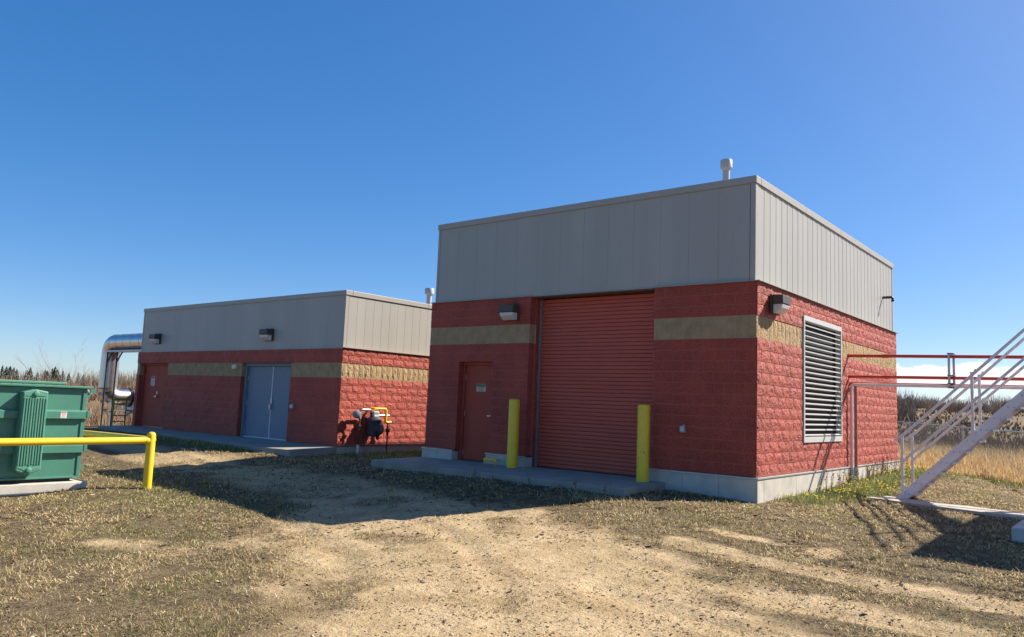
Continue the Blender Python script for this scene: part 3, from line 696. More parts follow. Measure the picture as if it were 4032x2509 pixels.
sx, sz = -22.07, 1.40
MB().box(sx-.13, sx+.13, .192, .198, sz-.17, sz+.17).build('sign_plate', M_signw, sg2)
MB().box(sx-.12, sx+.12, .1905, .1918, sz+.09, sz+.16).build('header_panel', M_signr, sg2)
for i in range(5): MB().box(sx-.09, sx+.09-.03*(i % 2), .1905, .1918, sz+.05-.045*i, sz+.065-.045*i).build('text_line', M_ink, sg2)
def ebox(x, z, y, label, w=.11, h=.13):
    t = thing('outlet_box', (x, y, z), label, 'electrical box')
    MB().box(x-w/2, x+w/2, y-.06, y, z, z+h).build('box_body', M_grey, t, bevel=.006)
    MB().box(x-w*.36, x+w*.36, y-.068, y-.0605, z+.02, z+h-.02).build('cover', M_galv, t, bevel=.003)
    MB().cyl((x+w*.2, y-.03, z+h), (x+w*.2, y-.03, z+h+.018), .014, n=8).build('conduit_stub', M_galv, t)
ebox(-1.385, .70, -.004, 'grey outlet box low on the shaded red wall right of the roller door')
ebox(-13.44, .72, -.008, 'grey outlet box on the red wall right of the blue double door', .16, .12)
t = thing('sensor_box', (-16.51, .0, 1.835), 'small pale box on the tan block band left of the blue double door', 'electrical box')
MB().box(-16.65, -16.40, -.07, .008, 1.83, 1.965).build('box_body', M_signy, t, bevel=.008); MB().box(-16.58, -16.47, -.078, -.0705, 1.86, 1.935).build('cover', M_white, t)

# ------------------------------------------------------------------ bollards and scraper
def bollard(x, y, zt, label, chips):
    z0 = -.236; r = .118
    t = thing('bollard', (x, y, z0), label, 'bollard', 'yellow bollards at the roller door')
    pr = [(0, 1.0), (zt-z0-.03, 1.0), (zt-z0-.010, .93), (zt-z0, .80)]
    MB().tube([(x, y, z0+h) for h, _ in pr], [r*k for _, k in pr], 28).build('post', M_yel, t, smooth=True)
    MB().cyl((x, y, z0), (x, y, z0+.012), r+.006, r+.002, 28).build('base_bead', M_yel, t, smooth=True)
    for a, z, s in chips:   # flaked patches, a hair proud of the paint
        pts = []
        for k in range(7):
            aa = a+s*math.cos(k*.9)*1.0/ r*.5*(.7+.5*random.random()); zz = z+s*math.sin(k*.9)*.8*(.7+.5*random.random())
            pts.append((x+(r+.0015)*math.cos(aa), y+(r+.0015)*math.sin(aa), zz))
        MB().add(pts+[(x+(r-.02)*math.cos(a), y+(r-.02)*math.sin(a), z)], [tuple(range(7))]+[(i, (i+1) % 7, 7) for i in range(7)]).build('paint_chip', M_chip, t)
bollard(-5.19, -.30, 1.203, 'yellow bollard between the red door and the roller door', [])
bollard(-2.035, -.34, 1.186, 'yellow bollard with chipped paint at the right edge of the roller door', [(-.95, .30, .035), (-1.9, .20, .03)])
t = thing('boot_scraper', (-5.89, -.19, -.235), 'low yellow boot scraper on the concrete before the red door', 'boot scraper')
MB().box(-6.09, -5.70, -.205, -.165, -.155, -.105).build('scraper_bar', M_yel, t, bevel=.012)
for x in (-6.06, -5.75): MB().box(x-.012, x+.012, -.20, -.17, -.236, -.155).build('leg', M_yel, t)

# ------------------------------------------------------------------ roof vents, drain pipe
def vent(x, y, z0, zs, zt, rs, rc, label):
    t = thing('roof_vent', (x, y, z0), label, 'vent', 'white roof vents')
    MB().cyl((x, y, z0), (x, y, zt-.05), rs, n=18).build('stack', M_vent, t, smooth=True)
    MB().tube([(x, y, zs), (x, y, zt-.015), (x, y, zt)], [rc, rc, rc*.93], 24).build('cap', M_vent, t, smooth=True)
    MB().tube([(x, y, zs-.05), (x, y, zs-.001)], [rs+.004, rc*.8], 20).build('cap_collar', M_vent, t, smooth=True)
vent(-1.487, 2.0, 5.2, 6.285, 6.462, .075, .125, 'white vent stack with wide cap on the taller roof')
vent(-13.30, 5.0, 3.8, 4.655, 4.845, .085, .155, 'white vent stack with cap on the lower roof')
t = thing('drain_spout', (-.07, 8.86, 4.30), 'dark elbow pipe sticking out of the cladding near its far end', 'pipe')
MB().tube([(-.08, 8.86, 4.318), (.12, 8.86, 4.318)]+arc((.12, 8.86, 4.258), (1, 0, 0), (0, 0, 1), .06, math.pi/2, 0, 5)+[(.18, 8.86, 4.22)], .035, 12).build('spout', M_dark, t, smooth=True)
MB().cyl((.17, 8.86, 4.245), (.19, 8.86, 4.21), .045, n=12).build('elbow_collar', M_dark, t)

# ------------------------------------------------------------------ pipes from the wall
def pipe(x0, x1, y, z, r, m, label, cat='pipe', drop=None, slope=0.0, ydr=.0):
    t = thing('wall_pipe', (x0, y, z), label, cat, 'pipes running out from the louvred wall' )
    p = lambda x: (x, y+ydr*(x-x0), z+slope*(x-x0))
    MB().tube([p(x0), p(x1)], r, 14).build('pipe_run', m, t, smooth=True)
    MB().cyl(p(x0-.004), p(x0+.02), r+.018, n=14).build('wall_flange', m, t, smooth=True)
    MB().cyl(p(x0+.72), p(x0+.86), r+.009, n=14).build('coupling', m, t, smooth=True)
    return t
XE = 7.5
pipe(.0, XE, 5.45, 2.512, .036, M_pipe, 'topmost of the red pipes running out from the louvred wall', slope=-.012, ydr=.05)
pipe(.0, XE, 5.48, 2.035, .034, M_pipe, 'middle red pipe running out from the louvred wall', slope=-.004, ydr=.05)
pipe(.0, XE, 5.52, 1.884, .028, M_pipe, 'lowest red pipe running out just above the pale pipe', slope=-.004, ydr=.05)
t = thing('drop_pipe', (.08, 5.43, -.36), 'pale grey pipe under the red pipes dropping down the wall beside the louvre', 'pipe')
MB().tube([(.075, 5.42, -.40), (.075, 5.42, 1.79)]+arc((.135, 5.42, 1.79), (1, 0, 0), (0, 0, 1), .06, math.pi, math.pi/2, 5)+[(XE, 5.42+.05*XE, 1.825)], .032, 12).build('pipe_run', M_stair, t, smooth=True)
t = thing('drop_pipe', (.08, 5.76, -.36), 'brown pipe dropping down the wall to the right of its pale twin', 'pipe')
MB().tube([(.075, 5.75, -.42), (.075, 5.75, 1.83), (.075, 5.70, 1.86), (.09, 5.54, 1.86)], .034, 12).build('pipe_run', mat('brown_pipe', (.30, .13, .10), .5), t, smooth=True)
for y, z in ((5.42, .0), (5.75, .0)): MB().cyl((.075, y, -.44), (.075, y, -.03), .047, n=12).build('sleeve', M_galv, t if y > 5.5 else bpy.data.objects['drop_pipe'], smooth=True)
t = thing('pipe_bracket', (2.05, 5.55, 1.8), 'galvanised channel bracket clamping the red pipes together', 'bracket')
MB().box(2.03, 2.075, 5.44, 5.48, 1.80, 2.56).build('channel', M_galv, t, bevel=.004)
MB().box(2.085, 2.13, 5.66, 5.70, 1.80, 2.52).build('channel', M_galv, t, bevel=.004)
for z in (2.54, 2.07, 1.90, 1.81): MB().box(2.02, 2.135, 5.42, 5.72, z+.0, z+.014).build('clamp', M_dark, t)

# ------------------------------------------------------------------ staircase
YS, YF = 3.36, 4.16
SX0, SZ0, SL = 1.405, -.452, 1.0      # foot of the stringer top edge, 45 degree rise
stair = thing('metal_staircase', (1.6, 3.76, SZ0), 'pale grey steel staircase rising to the right beside the timber planks', 'staircase')
XT = 6.35; H_ = XT-SX0
for y0, y1 in ((YS, YS+.012), (YF-.012, YF)):
    s = MB().prism([(SX0, y0, SZ0), (SX0+.213, y0, SZ0), (XT, y0, SZ0+(XT-SX0-.213)), (XT, y0, SZ0+(XT-SX0))], (0, y1-y0, 0)).build('stringer', M_stair, stair)
    yy0, yy1 = (y1, y1+.05) if y0 == YS else (y0-.05, y0)
    MB().prism([(SX0+.215, yy0, SZ0), (SX0+.235, yy0, SZ0+.006), (XT, yy0, SZ0+(XT-SX0-.229)), (XT, yy0, SZ0+(XT-SX0-.215))], (0, yy1-yy0, 0)).build('stringer_flange', M_stair, s)
    if y0 == YS:
        for i in range(20):
            xb, zb = 1.624+.2195*i, -.322+.2155*i
            if zb > 4: break
            for dx in (-.03, .065): MB().cyl((xb+dx, y0-.012, zb), (xb+dx, y0, zb), .013, n=8).build('bolt', M_galv, s)
for i in range(20):
    xb, zb = 1.624+.2195*i, -.322+.2155*i
    if zb > 4.1: break
    MB().box(xb-.11, xb+.165, YS+.013, YF-.013, zb-.022, zb+.012).build('tread', M_galv, stair)
for y in (YS-.02, YF+.02):
    hr = MB().tube([(1.455, y, .70), (1.60, y, .80), (XT, y, .80+(XT-1.60)*.985)], .027, 12).build('handrail', M_stair, stair, smooth=True)
    MB().tube([(1.59, y, .30), (XT, y, .30+(XT-1.59)*.975)], .025, 12).build('mid_rail', M_stair, stair, smooth=True)
    for x in (1.585, 2.79, 3.99, 5.2):
        zf = SZ0+(x-SX0)-.06
        ps = MB().tube([(x, y, zf), (x, y, zf+1.16)], .026, 12).build('post', M_stair, stair, smooth=True)
        MB().box(x-.03, x+.03, y-.028, y+.028, zf-.02, zf+.20).build('post_sleeve', M_stair, stair, bevel=.004)
        MB().tube([(x+.075, y, zf+.705), (x, y, zf+.60)], [.021, .012], 10).build('weld_gusset', M_stair, stair, smooth=True)
        MB().tube([(x+.075, y, zf+1.215), (x, y, zf+1.10)], [.021, .012], 10).build('weld_gusset', M_stair, stair, smooth=True)
plat = thing('steel_platform', (7.4, 4.7, -.5), 'steel landing platform at the head of the staircase', 'platform')
px0, px1, py0, py1, pz = 5.95, 9.2, 2.15, 7.35, 4.42
MB().box(px0, px1, py0, py1, pz-.12, pz).build('deck', M_stair, plat)
for x, y in ((px0+.08, py1-.08), (px1-.08, py0+.08), (px1-.08, py1-.08), (px0+1.6, py0+.08)): MB().box(x-.06, x+.06, y-.06, y+.06, -.6, pz-.12).build('leg', M_stair, plat)
MB().tube([(px0+.03, py0+.03, pz), (px0+.03, py0+.03, pz+1.08), (px1, py0+.03, pz+1.08)], .022, 10).build('guard_rail', M_stair, plat)
MB().tube([(px0+.03, py0+.03, pz+.5), (px1, py0+.03, pz+.5)], .022, 10).build('guard_rail', M_stair, plat)
# planks at the foot of the stairs
mt = thing('timber_mat', (2.6, 3.0, -.47), 'weathered timber planks lying at the foot of the staircase', 'planks')
for i, (a, b, y0) in enumerate(((.98, 3.25, 3.62), (.90, 3.4, 3.39), (.94, 3.55, 3.16), (1.00, 3.7, 2.93))):
    t0, t1 = .05+.07*((i*2) % 3), 4.7; q = .09+.178*i
    MB().obox((1.0+(t0+t1)/2*.960+q*.278, 2.90-(t0+t1)/2*.278+q*.960, -.437), (.960*(t1-t0)/2, -.278*(t1-t0)/2, 0), (.0236, .0816, 0), (0, 0, .026)).build('plank', M_wood, mt, bevel=.006)
ft = MB().box(3.80, 5.0, -.55, .62, -.6, -.30).build('concrete_footing', M_conc, bevel=.02)
setp(ft, 'pale concrete footing block in the shade at the lower right', 'concrete block')

# ------------------------------------------------------------------ dumpster
XF = -9.364
pad = MB().box(-12.4, -9.214, -12, -7.171, -.9, -.548).build('concrete_pad', M_conc, bevel=.012); pad['kind'] = 'structure'
dp = thing('waste_container', (-10.3, -8.9, -.548), 'green steel waste container with ribbed pocket on its side, standing on a concrete pad', 'dumpster')
Y0, Y1 = -10.6, -7.264; XB = -11.2
MB().box(XB, XF, Y0, Y1, -.486, 1.066).build('body', M_green, dp, bevel=.012)
MB().box(XB+.08, XF-.08, Y0+.1, Y1-.12, -.548, -.487).build('skid', M_dark, dp)
MB().box(XB-.05, XF+.075, Y0-.06, Y1+.075, 1.067, 1.106).build('rim', M_green, dp, bevel=.008)
MB().box(XB-.05, XF+.02, Y0-.06, Y1-.36, 1.122, 1.166).build('lid', M_greenp, dp, bevel=.01)
for k in range(16): MB().box(XF-.02, XF+.012, Y1-.42-.17*k-.11, Y1-.42-.17*k, 1.1065, 1.1215).build('lid_hinge', M_green, dp)
for z0, z1 in ((.532, .690), (-.055, .105)):
    MB().prism([(XF+.001, Y0, z0), (XF+.075, Y0, z0+.004), (XF+.075, Y0, z1-.03), (XF+.001, Y0, z1)], (0, Y1-Y0-.012, 0)).build('side_rib', M_green, dp, bevel=.005)
    MB().box(XF-.3, XF+.07, Y1+.001, Y1+.06, z0+.02, z1-.02).build('rib_end', M_green, dp, bevel=.005)
MB().box(XF+.001, XF+.035, Y0, Y1-.004, -.486, -.455).build('bottom_lip', M_green, dp, bevel=.005)
MB().box(XF+.001, XF+.02, Y1-.07, Y1-.005, -.45, 1.06).build('corner_post', M_green, dp, bevel=.005)
MB().box(-9.6, -9.43, Y1+.001, Y1+.10, -.345, -.305).build('foot_tab', M_green, dp)
hk = MB().prism([(XF-.04, Y1+.001, .90), (XF-.04, Y1+.05, .93), (XF-.04, Y1+.07, .99), (XF-.04, Y1+.155, 1.0), (XF-.04, Y1+.155, 1.055), (XF-.04, Y1+.06, 1.055), (XF-.04, Y1+.05, 1.02), (XF-.04, Y1+.001, 1.02)], (.03, 0, 0)).build('hook', M_green, dp, bevel=.003)
MB().cyl((XF-.012, Y1+.025, .975), (XF-.006, Y1+.025, .975), .018, n=12).build('hook_eye', M_ink, hk)
# ribbed pocket
PX = XF+.20; pc = -8.16; hw = .192; pt0, pt1 = -.385, 1.027
pk = MB().prism([(XF+.002, pc-hw, pt0+.055), (XF+.002, pc+.0, pt0), (XF+.002, pc+hw, pt0+.065), (XF+.002, pc+hw, pt1-.035), (XF+.002, pc, pt1), (XF+.002, pc-hw, pt1-.05)], (PX-XF-.002, 0, 0)).build('ribbed_pocket', M_greenp, dp, bevel=.02)
for k in range(9):
    y = pc-hw+.028+k*(2*hw-.056)/8
    if k in (3, 5): MB().box(PX-.004, PX+.012, y-.014, y+.014, pt0+.16, pt1-.15).build('pocket_rib', M_greenp, pk, bevel=.006)
    else: MB().box(PX-.004, PX+.012, y-.010, y+.010, pt0+.14+.02*abs(k-4)/4, pt1-.13-.02*abs(k-4)/4).build('pocket_rib', M_greenp, pk, bevel=.004)
for z in (pt1-.075, pt0+.075): MB().tube([(PX, pc, z), (PX+.025, pc, z), (PX+.03, pc, z)], [.046, .044, .036], 18).build('pocket_knob', M_greenp, pk, smooth=True)
for z, sgn in ((pt1-.115, 1), (pt0+.115, -1)):
    MB().prism([(PX+.001, pc-hw+.03, z), (PX+.001, pc+hw-.03, z), (PX+.001, pc, z+sgn*.085)] if sgn > 0 else [(PX+.001, pc+hw-.03, z), (PX+.001, pc-hw+.03, z), (PX+.001, pc, z-.085)], (.006, 0, 0)).build('pocket_facet', M_greenp, pk, bevel=.003)
st = MB().box(XF+.076, XF+.078, -7.70, -7.60, .545, .655).build('sticker', M_signw, dp)
MB().box(XF+.0785, XF+.0795, -7.69, -7.61, .63, .648).build('sticker_heading', M_signr, st)
for k in range(5): MB().box(XF+.0785, XF+.0795, -7.685, -7.615-.01*(k % 2), .61-.014*k, .614-.014*k).build('text_line', M_signr if k < 2 else M_grey, st)
# guard rail
gr = thing('guard_rail', (-8.613, -6.409, -.68), 'yellow tubular guard rail with one corner post in front of the green container', 'guard rail')
pr = [(-.70, 1), (.28, 1), (.315, .86), (.335, .6), (.342, .25)]
MB().tube([(-8.613, -6.409, z) for z, _ in pr], [.075*k for _, k in pr], 22).build('post', M_yel, gr, smooth=True)
MB().tube([(-8.613, -6.42, .192), (-8.613, -11.0, .188)], .060, 20).build('rail', M_yel, gr, smooth=True)
MB().tube([(-8.62, -6.409, .200), (-13.0, -6.409, .152)], .060, 20).build('rail', M_yel, gr, smooth=True)
MB().tube([(-8.613, -6.35, .193), (-8.613, -6.51, .191)], .066, 20).build('weld_collar', M_yel, gr, smooth=True)

# ------------------------------------------------------------------ gas meter
gx = -11.2
gm = thing('gas_meter', (gx, 1.05, -.42), 'gas meter set with yellow outlet pipe on the sunlit end wall of the lower building', 'gas meter')
MB().tube([(gx, .545, -.40), (gx, .545, .74)]+arc((gx, .585, .74), (0, 1, 0), (0, 0, 1), .04, math.pi, math.pi/2, 4)+[(gx, .90, .78)]+arc((gx, .90, .74), (0, 1, 0), (0, 0, 1), .04, math.pi/2, 0, 4)+[(gx, .94, .50)], .026, 12).build('inlet_pipe', M_rust, gm, smooth=True)
MB().cyl((gx, .54, -.44), (gx, .54, -.16), .042, n=14).build('riser_sleeve', M_white, gm, smooth=True)
MB().cyl((gx, .62, .78), (gx, .90, .78), .031, n=12).build('pipe_union', M_galv, gm, smooth=True)
MB().tube([(gx+.05, .42, .655), (gx+.03, .43, .655), (gx-.02, .455, .655), (gx-.04, .465, .655)], [.06, .105, .115, .06], 20).build('regulator', M_grey, gm, smooth=True)
MB().tube([(gx, .47, .655), (gx, .545, .64)], [.045, .04], 12).cyl((gx, .545, .54), (gx, .545, .72), .042, n=12).build('regulator_body', M_grey, gm, smooth=True)
MB().box(gx-.04, gx+.04, .50, .59, .30, .37).cyl((gx+.01, .545, .335), (gx+.10, .545, .335), .012, n=8).build('shutoff_valve', M_dark, gm, bevel=.01)
# meter body: barrel with a round front diaphragm cover
MB().tube([(gx, 1.06, .07), (gx, 1.06, .10), (gx, 1.06, .42), (gx, 1.06, .47), (gx, 1.06, .50)], [.16, .19, .20, .21, .215], 24).build('meter_body', M_meter, gm, smooth=True)
MB().tube([(gx, 1.06, .50), (gx, 1.06, .56), (gx, 1.06, .60)], [.222, .19, .10], 24).build('meter_top', M_meter, gm, smooth=True)
MB().tube([(gx+.08, 1.10, .27), (gx+.22, 1.11, .27), (gx+.25, 1.115, .27)], [.165, .155, .12], 26).build('diaphragm_cover', M_meter, gm, smooth=True)
MB().box(gx+.251, gx+.254, 1.09, 1.15, .345, .365).build('badge', M_signr, gm); MB().box(gx+.251, gx+.254, 1.09, 1.15, .31, .325).build('badge', M_galv, gm)
ib = MB().box(gx-.05, gx+.10, .975, 1.15, .60, .745).build('index_box', M_white, gm, bevel=.01)
MB().box(gx+.101, gx+.104, 1.0, 1.125, .66, .73).build('index_window', M_grey, ib)
MB().tube([(gx, 1.20, .56), (gx, 1.20, .61)]+arc((gx, 1.23, .61), (0, 1, 0), (0, 0, 1), .03, math.pi, math.pi/2, 4)+[(gx, 1.60, .64)], .022, 12).build('outlet_pipe', M_galv, gm, smooth=True)
MB().tube([(gx-.16, 1.05, .82), (gx-.04, 1.10, .82), (gx, 1.44, .815)]+arc((gx, 1.44, .775), (0, 1, 0), (0, 0, 1), .04, math.pi/2, 0, 4)+[(gx, 1.48, .49)]+arc((gx, 1.52, .49), (0, 1, 0), (0, 0, 1), .04, math.pi, 1.5*math.pi, 4)+[(gx, 1.68, .45)], .034, 12).build('yellow_pipe', M_yel, gm, smooth=True)
for z in (.74, .66, .60, .54): MB().cyl((gx, 1.48, z), (gx, 1.48, z+.03), .042, n=10).build('yellow_fitting', M_yel, gm)
MB().cyl((gx, 1.575, -.40), (gx, 1.575, .42), .024, n=12).build('outlet_riser', M_rust, gm, smooth=True)
MB().box(gx-.04, gx+.045, 1.53, 1.62, .17, .29).cyl((gx, 1.575, .10), (gx, 1.575, .35), .036, n=10).build('outlet_valve', M_dark, gm, bevel=.008)
MB().cyl((gx+.02, 1.17, .10), (gx+.03, 1.21, -.02), .05, .04, n=10).build('drain_plug', M_meter, gm)
# small sunlit conduit along the wall base
t = thing('wall_conduit', (AX+.05, 3, -.2), 'thin grey conduit along the foot of the sunlit wall behind the gas meter', 'conduit')
MB().tube([(AX+.055, .05, -.175), (AX+.055, 6, -.165)], .012, 8).build('conduit_run', M_galv, t, smooth=True)

# ------------------------------------------------------------------ silver duct
dx, dy, dr = -26.5, .60, .33
du = thing('exhaust_duct', (dx, dy, -.4), 'polished silver duct bending down outside the end wall of the lower building', 'duct')
zt = 2.86; br = .42
path_top = [(-22.9, dy, zt), (-23.6, dy, zt)]
def dpart(pts, name='duct_section', r=dr): return MB().tube(pts, r, 30).build(name, M_chrome, du, smooth=True)
xs = [-22.9, -23.62, -24.26, -24.9, -25.5, dx+br]
for a, b in zip(xs[:-1], xs[1:]): dpart([(a, dy, zt), (b, dy, zt)]); MB().cyl((b-.008, dy, zt), (b+.008, dy, zt), dr+.007, n=30).build('seam_ring', M_chrome, du, smooth=True)
e = arc((dx+br, dy, zt-br), (1, 0, 0), (0, 0, 1), br, math.pi/2, math.pi, 4)
for a, b in zip(e[:-1], e[1:]): dpart([a, b])
zs = [zt-br, 2.05, 1.72, 1.40, 1.10]
for a, b in zip(zs[:-1], zs[1:]): dpart([(dx, dy, a), (dx, dy, b)]); MB().cyl((dx, dy, b-.008), (dx, dy, b+.008), dr+.007, n=30).build('seam_ring', M_chrome, du, smooth=True)
e2 = arc((dx, dy+.36, 1.10), (0, 1, 0), (0, 0, 1), .36, math.pi, 1.5*math.pi, 4)
for a, b in zip(e2[:-1], e2[1:]): dpart([a, b])
dpart([(dx, dy+.36, .74), (dx, dy+.84, .74)])
MB().cyl((dx, dy+.84, .74), (dx, dy+.90, .74), dr+.05, n=30).build('flange', M_dark, du, smooth=True)
un = thing('air_unit', (dx, 2.1, .1), 'white box unit on a steel stand joined to the lower end of the silver duct', 'air unit')
MB().box(dx-.5, dx+.5, 1.51, 2.6, .08, 1.02).build('cabinet', M_white, un, bevel=.01)
MB().box(dx+.501, dx+.507, 1.6, 2.0, .45, .92).build('grille', M_dark, un)
for y in (.65, 1.6, 2.5): MB().box(dx+.25, dx+.31, y-.03, y+.03, -.6, .2).build('stand_leg', M_galv, un)
MB().box(dx+.22, dx+.34, .55, 2.6, .195, .25).build('stand_beam', M_galv, un); MB().box(dx-.34, dx-.22, .55, 2.6, .195, .25).build('stand_beam', M_galv, un)
MB().tube([(dx+.28, .68, -.5), (dx+.28, 1.5, .19)], .035, 8).build('stand_brace', M_galv, un)
sp = thing('duct_support', (-25.6, .5, -.4), 'thin dark steel support frame under the upper run of the silver duct', 'support frame')
MB().box(-26.2, -22.93, dy-.34, dy+.34, 2.50, 2.525).box(-26.2, -22.93, dy-.36, dy-.33, 2.47, 2.54).build('cradle_tray', M_galv, sp)
for x in (-26.08, -25.27):
    MB().tube([(x, dy-.3, -.5), (x, dy-.3, 2.49)], .032, 8).build('pole', M_dark, sp)
    MB().tube([(x, dy-.3, 2.08), (x+.42, dy-.3, 2.47)], .028, 8).build('brace', M_dark, sp)
for x in (-25.6, -24.2): MB().box(x-.015, x+.015, dy-.35, dy-.32, 2.53, 2.62).build('saddle_bolt', M_dark, sp)
ld = thing('access_ladder', (-24, 0, -.4), 'olive yellow ladder frame standing below the silver duct', 'ladder')
lx = -24.0
MB().tube([(lx, -.23, -.5), (lx, -.23, .64)]+arc((lx, -.17, .64), (0, 1, 0), (0, 0, 1), .06, math.pi, math.pi/2, 4)+arc((lx, .17, .64), (0, 1, 0), (0, 0, 1), .06, math.pi/2, 0, 4)+[(lx, .23, -.5)], .028, 10).build('side_frame', M_olive, ld, smooth=True)
for z in (.10, -.12, -.34): MB().box(lx-.03, lx+.03, -.23, .23, z-.02, z+.02).build('rung', M_olive, ld)

# ------------------------------------------------------------------ fence on the right
fn = thing('chain_link_fence', (1.7, 14.9, -1), 'chain link fence with one barbed wire arm in front of the dry field', 'fence')
FP = [(-8.6, 43.5, -1.1, 1.01), (-5.858, 35.97, -1.05, .968), (-4.64, 33.05, -1.0, .955), (-2.2, 26.2, -.95, .93), (0, 19.7, -.85, .90), (1.733, 14.91, -.72, .891), (2.713, 11.82, -.60, .884), (4.2, 7.6, -.55, .88)]
for a, b in zip(FP[:-1], FP[1:]): MB().tube([(a[0], a[1], a[3]), (b[0], b[1], b[3])], .022, 8).build('top_rail', M_galv, fn, smooth=True)
for p in FP[2:3]+FP[4:5]: MB().cyl((p[0], p[1], p[2]-.3), (p[0], p[1], p[3]+.10), .034, n=10).build('fence_post', M_galv, fn, smooth=True)
p = FP[2]; MB().tube([(p[0], p[1], p[3]+.08), (p[0]-.10, p[1]-.12, p[3]+.50)], .014, 6).build('barb_arm', M_galv, fn)
def fence_mesh():
    V = []; F = []
    def wire(p, q, w=.0014):
        p = np.array(p); q = np.array(q); d = q-p; d /= np.linalg.norm(d); n1 = np.cross(d, [0.4, -.9, .1]); n1 /= np.linalg.norm(n1); n2 = np.cross(d, n1)
        b = len(V)
        for e in (p, q):
            for k in range(3): V.append(e+w*(n1*math.cos(2.094*k)+n2*math.sin(2.094*k)))
        for k in range(3): F.append((b+k, b+(k+1) % 3, b+3+(k+1) % 3, b+3+k))
    for a, b in zip(FP[1:-1], FP[2:]):
        a = np.array(a); b = np.array(b); L = np.hypot(*(b-a)[:2]); H = 1.85; n = int(L/.09)
        for i in range(-int(H/.09), n):
            for s in (0, 1):
                u0, u1 = i*.09, i*.09+H
                if u1 <= 0 or u0 >= L: continue
                c0, c1 = max(u0, 0), min(u1, L); z0, z1 = (c0-u0), (c1-u0)
                if s: z0, z1 = H-z0, H-z1
                f = lambda u, z: (a[0]+(b[0]-a[0])*u/L, a[1]+(b[1]-a[1])*u/L, (a[3]+(b[3]-a[3])*u/L)-H+z)
                wire(f(c0, z0), f(c1, z1))
    o = bulk('wire_mesh', np.array(V)-np.array(ORG[fn.name]), np.array(F), M_wire); o.parent = fn
fence_mesh()

# ------------------------------------------------------------------ vegetation: blades
def blades(name, P, h, w, lean, cols, m, label=None, curl=.5):
    """P (n,3) roots, one bent blade (2 quads -> 4 tris as quads+tri) each"""
    n = len(P); az = RNG.random(n)*2*np.pi; d = np.stack([np.cos(az), np.sin(az), np.zeros(n)], 1); s = np.stack([-np.sin(az+RNG.normal(0, .8, n)), np.cos(az), np.zeros(n)], 1)
    s /= np.linalg.norm(s, axis=1)[:, None]
    up_ = np.array([0, 0, 1.])
    h = np.broadcast_to(h, n)[:, None]; w = np.broadcast_to(w, n)[:, None]; ln = np.broadcast_to(lean, n)[:, None]
    m1 = P+h*.5*(up_*np.cos(ln*.6)+d*np.sin(ln*.6)); m2 = m1+h*.5*(up_*np.cos(ln*(1+curl))+d*np.sin(ln*(1+curl)))
    V = np.stack([P-s*w/2, P+s*w/2, m1-s*w*.42, m1+s*w*.42, m2-s*w*.12, m2+s*w*.12], 1).reshape(-1, 3)
    b = np.arange(n)[:, None]*6
    F = np.concatenate([b+np.array([[0, 1, 3, 2]]), b+np.array([[2, 3, 5, 4]])], 0)
    o = bulk(name, V, F, m, np.repeat(cols, 6, axis=0))
    if label: o['label'] = label
    return o
def scatter(n, box, dens, clump=0):
    x = RNG.uniform(box[0], box[1], n); y = RNG.uniform(box[2], box[3], n)
    k = RNG.random(n) < dens(x, y); return x[k], y[k]
def outside(x, y):
    b = (x > -W-.06) & (x < .06) & (y > -.06) & (y < D+.1)
    b |= (x > AX-AW-.1) & (x < AX+.04) & (y > -.06) & (y < AD)
    b |= (x > -8.05) & (x < -1.6) & (y > -1.80) & (y < .1)
    b |= (x > -23.3) & (x < -11.35) & (y > -1.58+.05*(-13-x)) & (y < .1)
    b |= (x > -12.4) & (x < -9.2) & (y > -12) & (y < -7.15)
    b |= (x > .95) & (x < 5.6) & (y > 2.86-.2896*(x-1.0)) & (y < 3.62-.2896*(x-1.0))
    return ~b
def visible(x, y, lo=-.75, hi=.75):
    vx = x-CAM.x; vy = y-CAM.y; a = np.arctan2(-vx, vy)-yaw
    return (a > lo) & (a < hi)
PAL_DEAD = np.array([(.62, .46, .21), (.72, .57, .30), (.44, .31, .14), (.22, .145, .07), (.78, .66, .40), (.12, .08, .042)])
PAL_GREEN = np.array([(.13, .18, .04), (.20, .24, .06), (.28, .29, .10), (.09, .14, .035)])
def dead_cols(n, g):
    c = PAL_DEAD[RNG.integers(0, len(PAL_DEAD), n)]*RNG.uniform(.65, 1.2, (n, 1)); k = RNG.random(n) < g
    c[k] = PAL_GREEN[RNG.integers(0, 4, k.sum())]*RNG.uniform(.8, 1.3, (k.sum(), 1)); return c*1.0
def litter(n, box, name, hr, wr, label, scale=1.0, near=1.0):
    def dens(x, y):
        t = 1-sand_mask(x, y); cl = sstep(.44, .58, fbm(x*3.2+5, y*3.2, 4)); r = np.hypot(x-CAM.x, y-CAM.y)
        return np.clip(.04+t*(.07+.93*cl), 0, 1)*np.clip((9./np.maximum(r, 3))**1.1, .16, 1)*outside(x, y)*visible(x, y)*(1-sstep(.4, .8, straw_mask(x, y)))*(1-.6*sstep(-5.9, -5.2, y)*(1-sstep(-3.2, -2.6, y))*sstep(-1.2, -2.5, x))
    x, y = scatter(n, box, dens); k = len(x)
    z = gz(x, y)-.012*sand_mask(x, y)-.004; r = np.hypot(x-CAM.x, y-CAM.y)
    f = np.clip(r/7, .8, 2.4)
    lean = np.where(RNG.random(k) < .86, RNG.uniform(1.2, 1.52, k), RNG.uniform(.4, 1.1, k))
    blades(name, np.stack([x, y, z], 1), RNG.uniform(*hr, k)*(1+.25*(f-1)), RNG.uniform(*wr, k)*f, lean, dead_cols(k, np.clip(green_mask(x, y)*1.1, .05, .9))*(.55+.85*fbm(x*1.5+2, y*1.5, 4))[:, None], M_blade, label)
litter(900000, (-14, 7, -13.2, 12.5), 'short_dead_grass', (.03, .085), (.003, .0055), 'short dead grass and straw litter on the dirt')
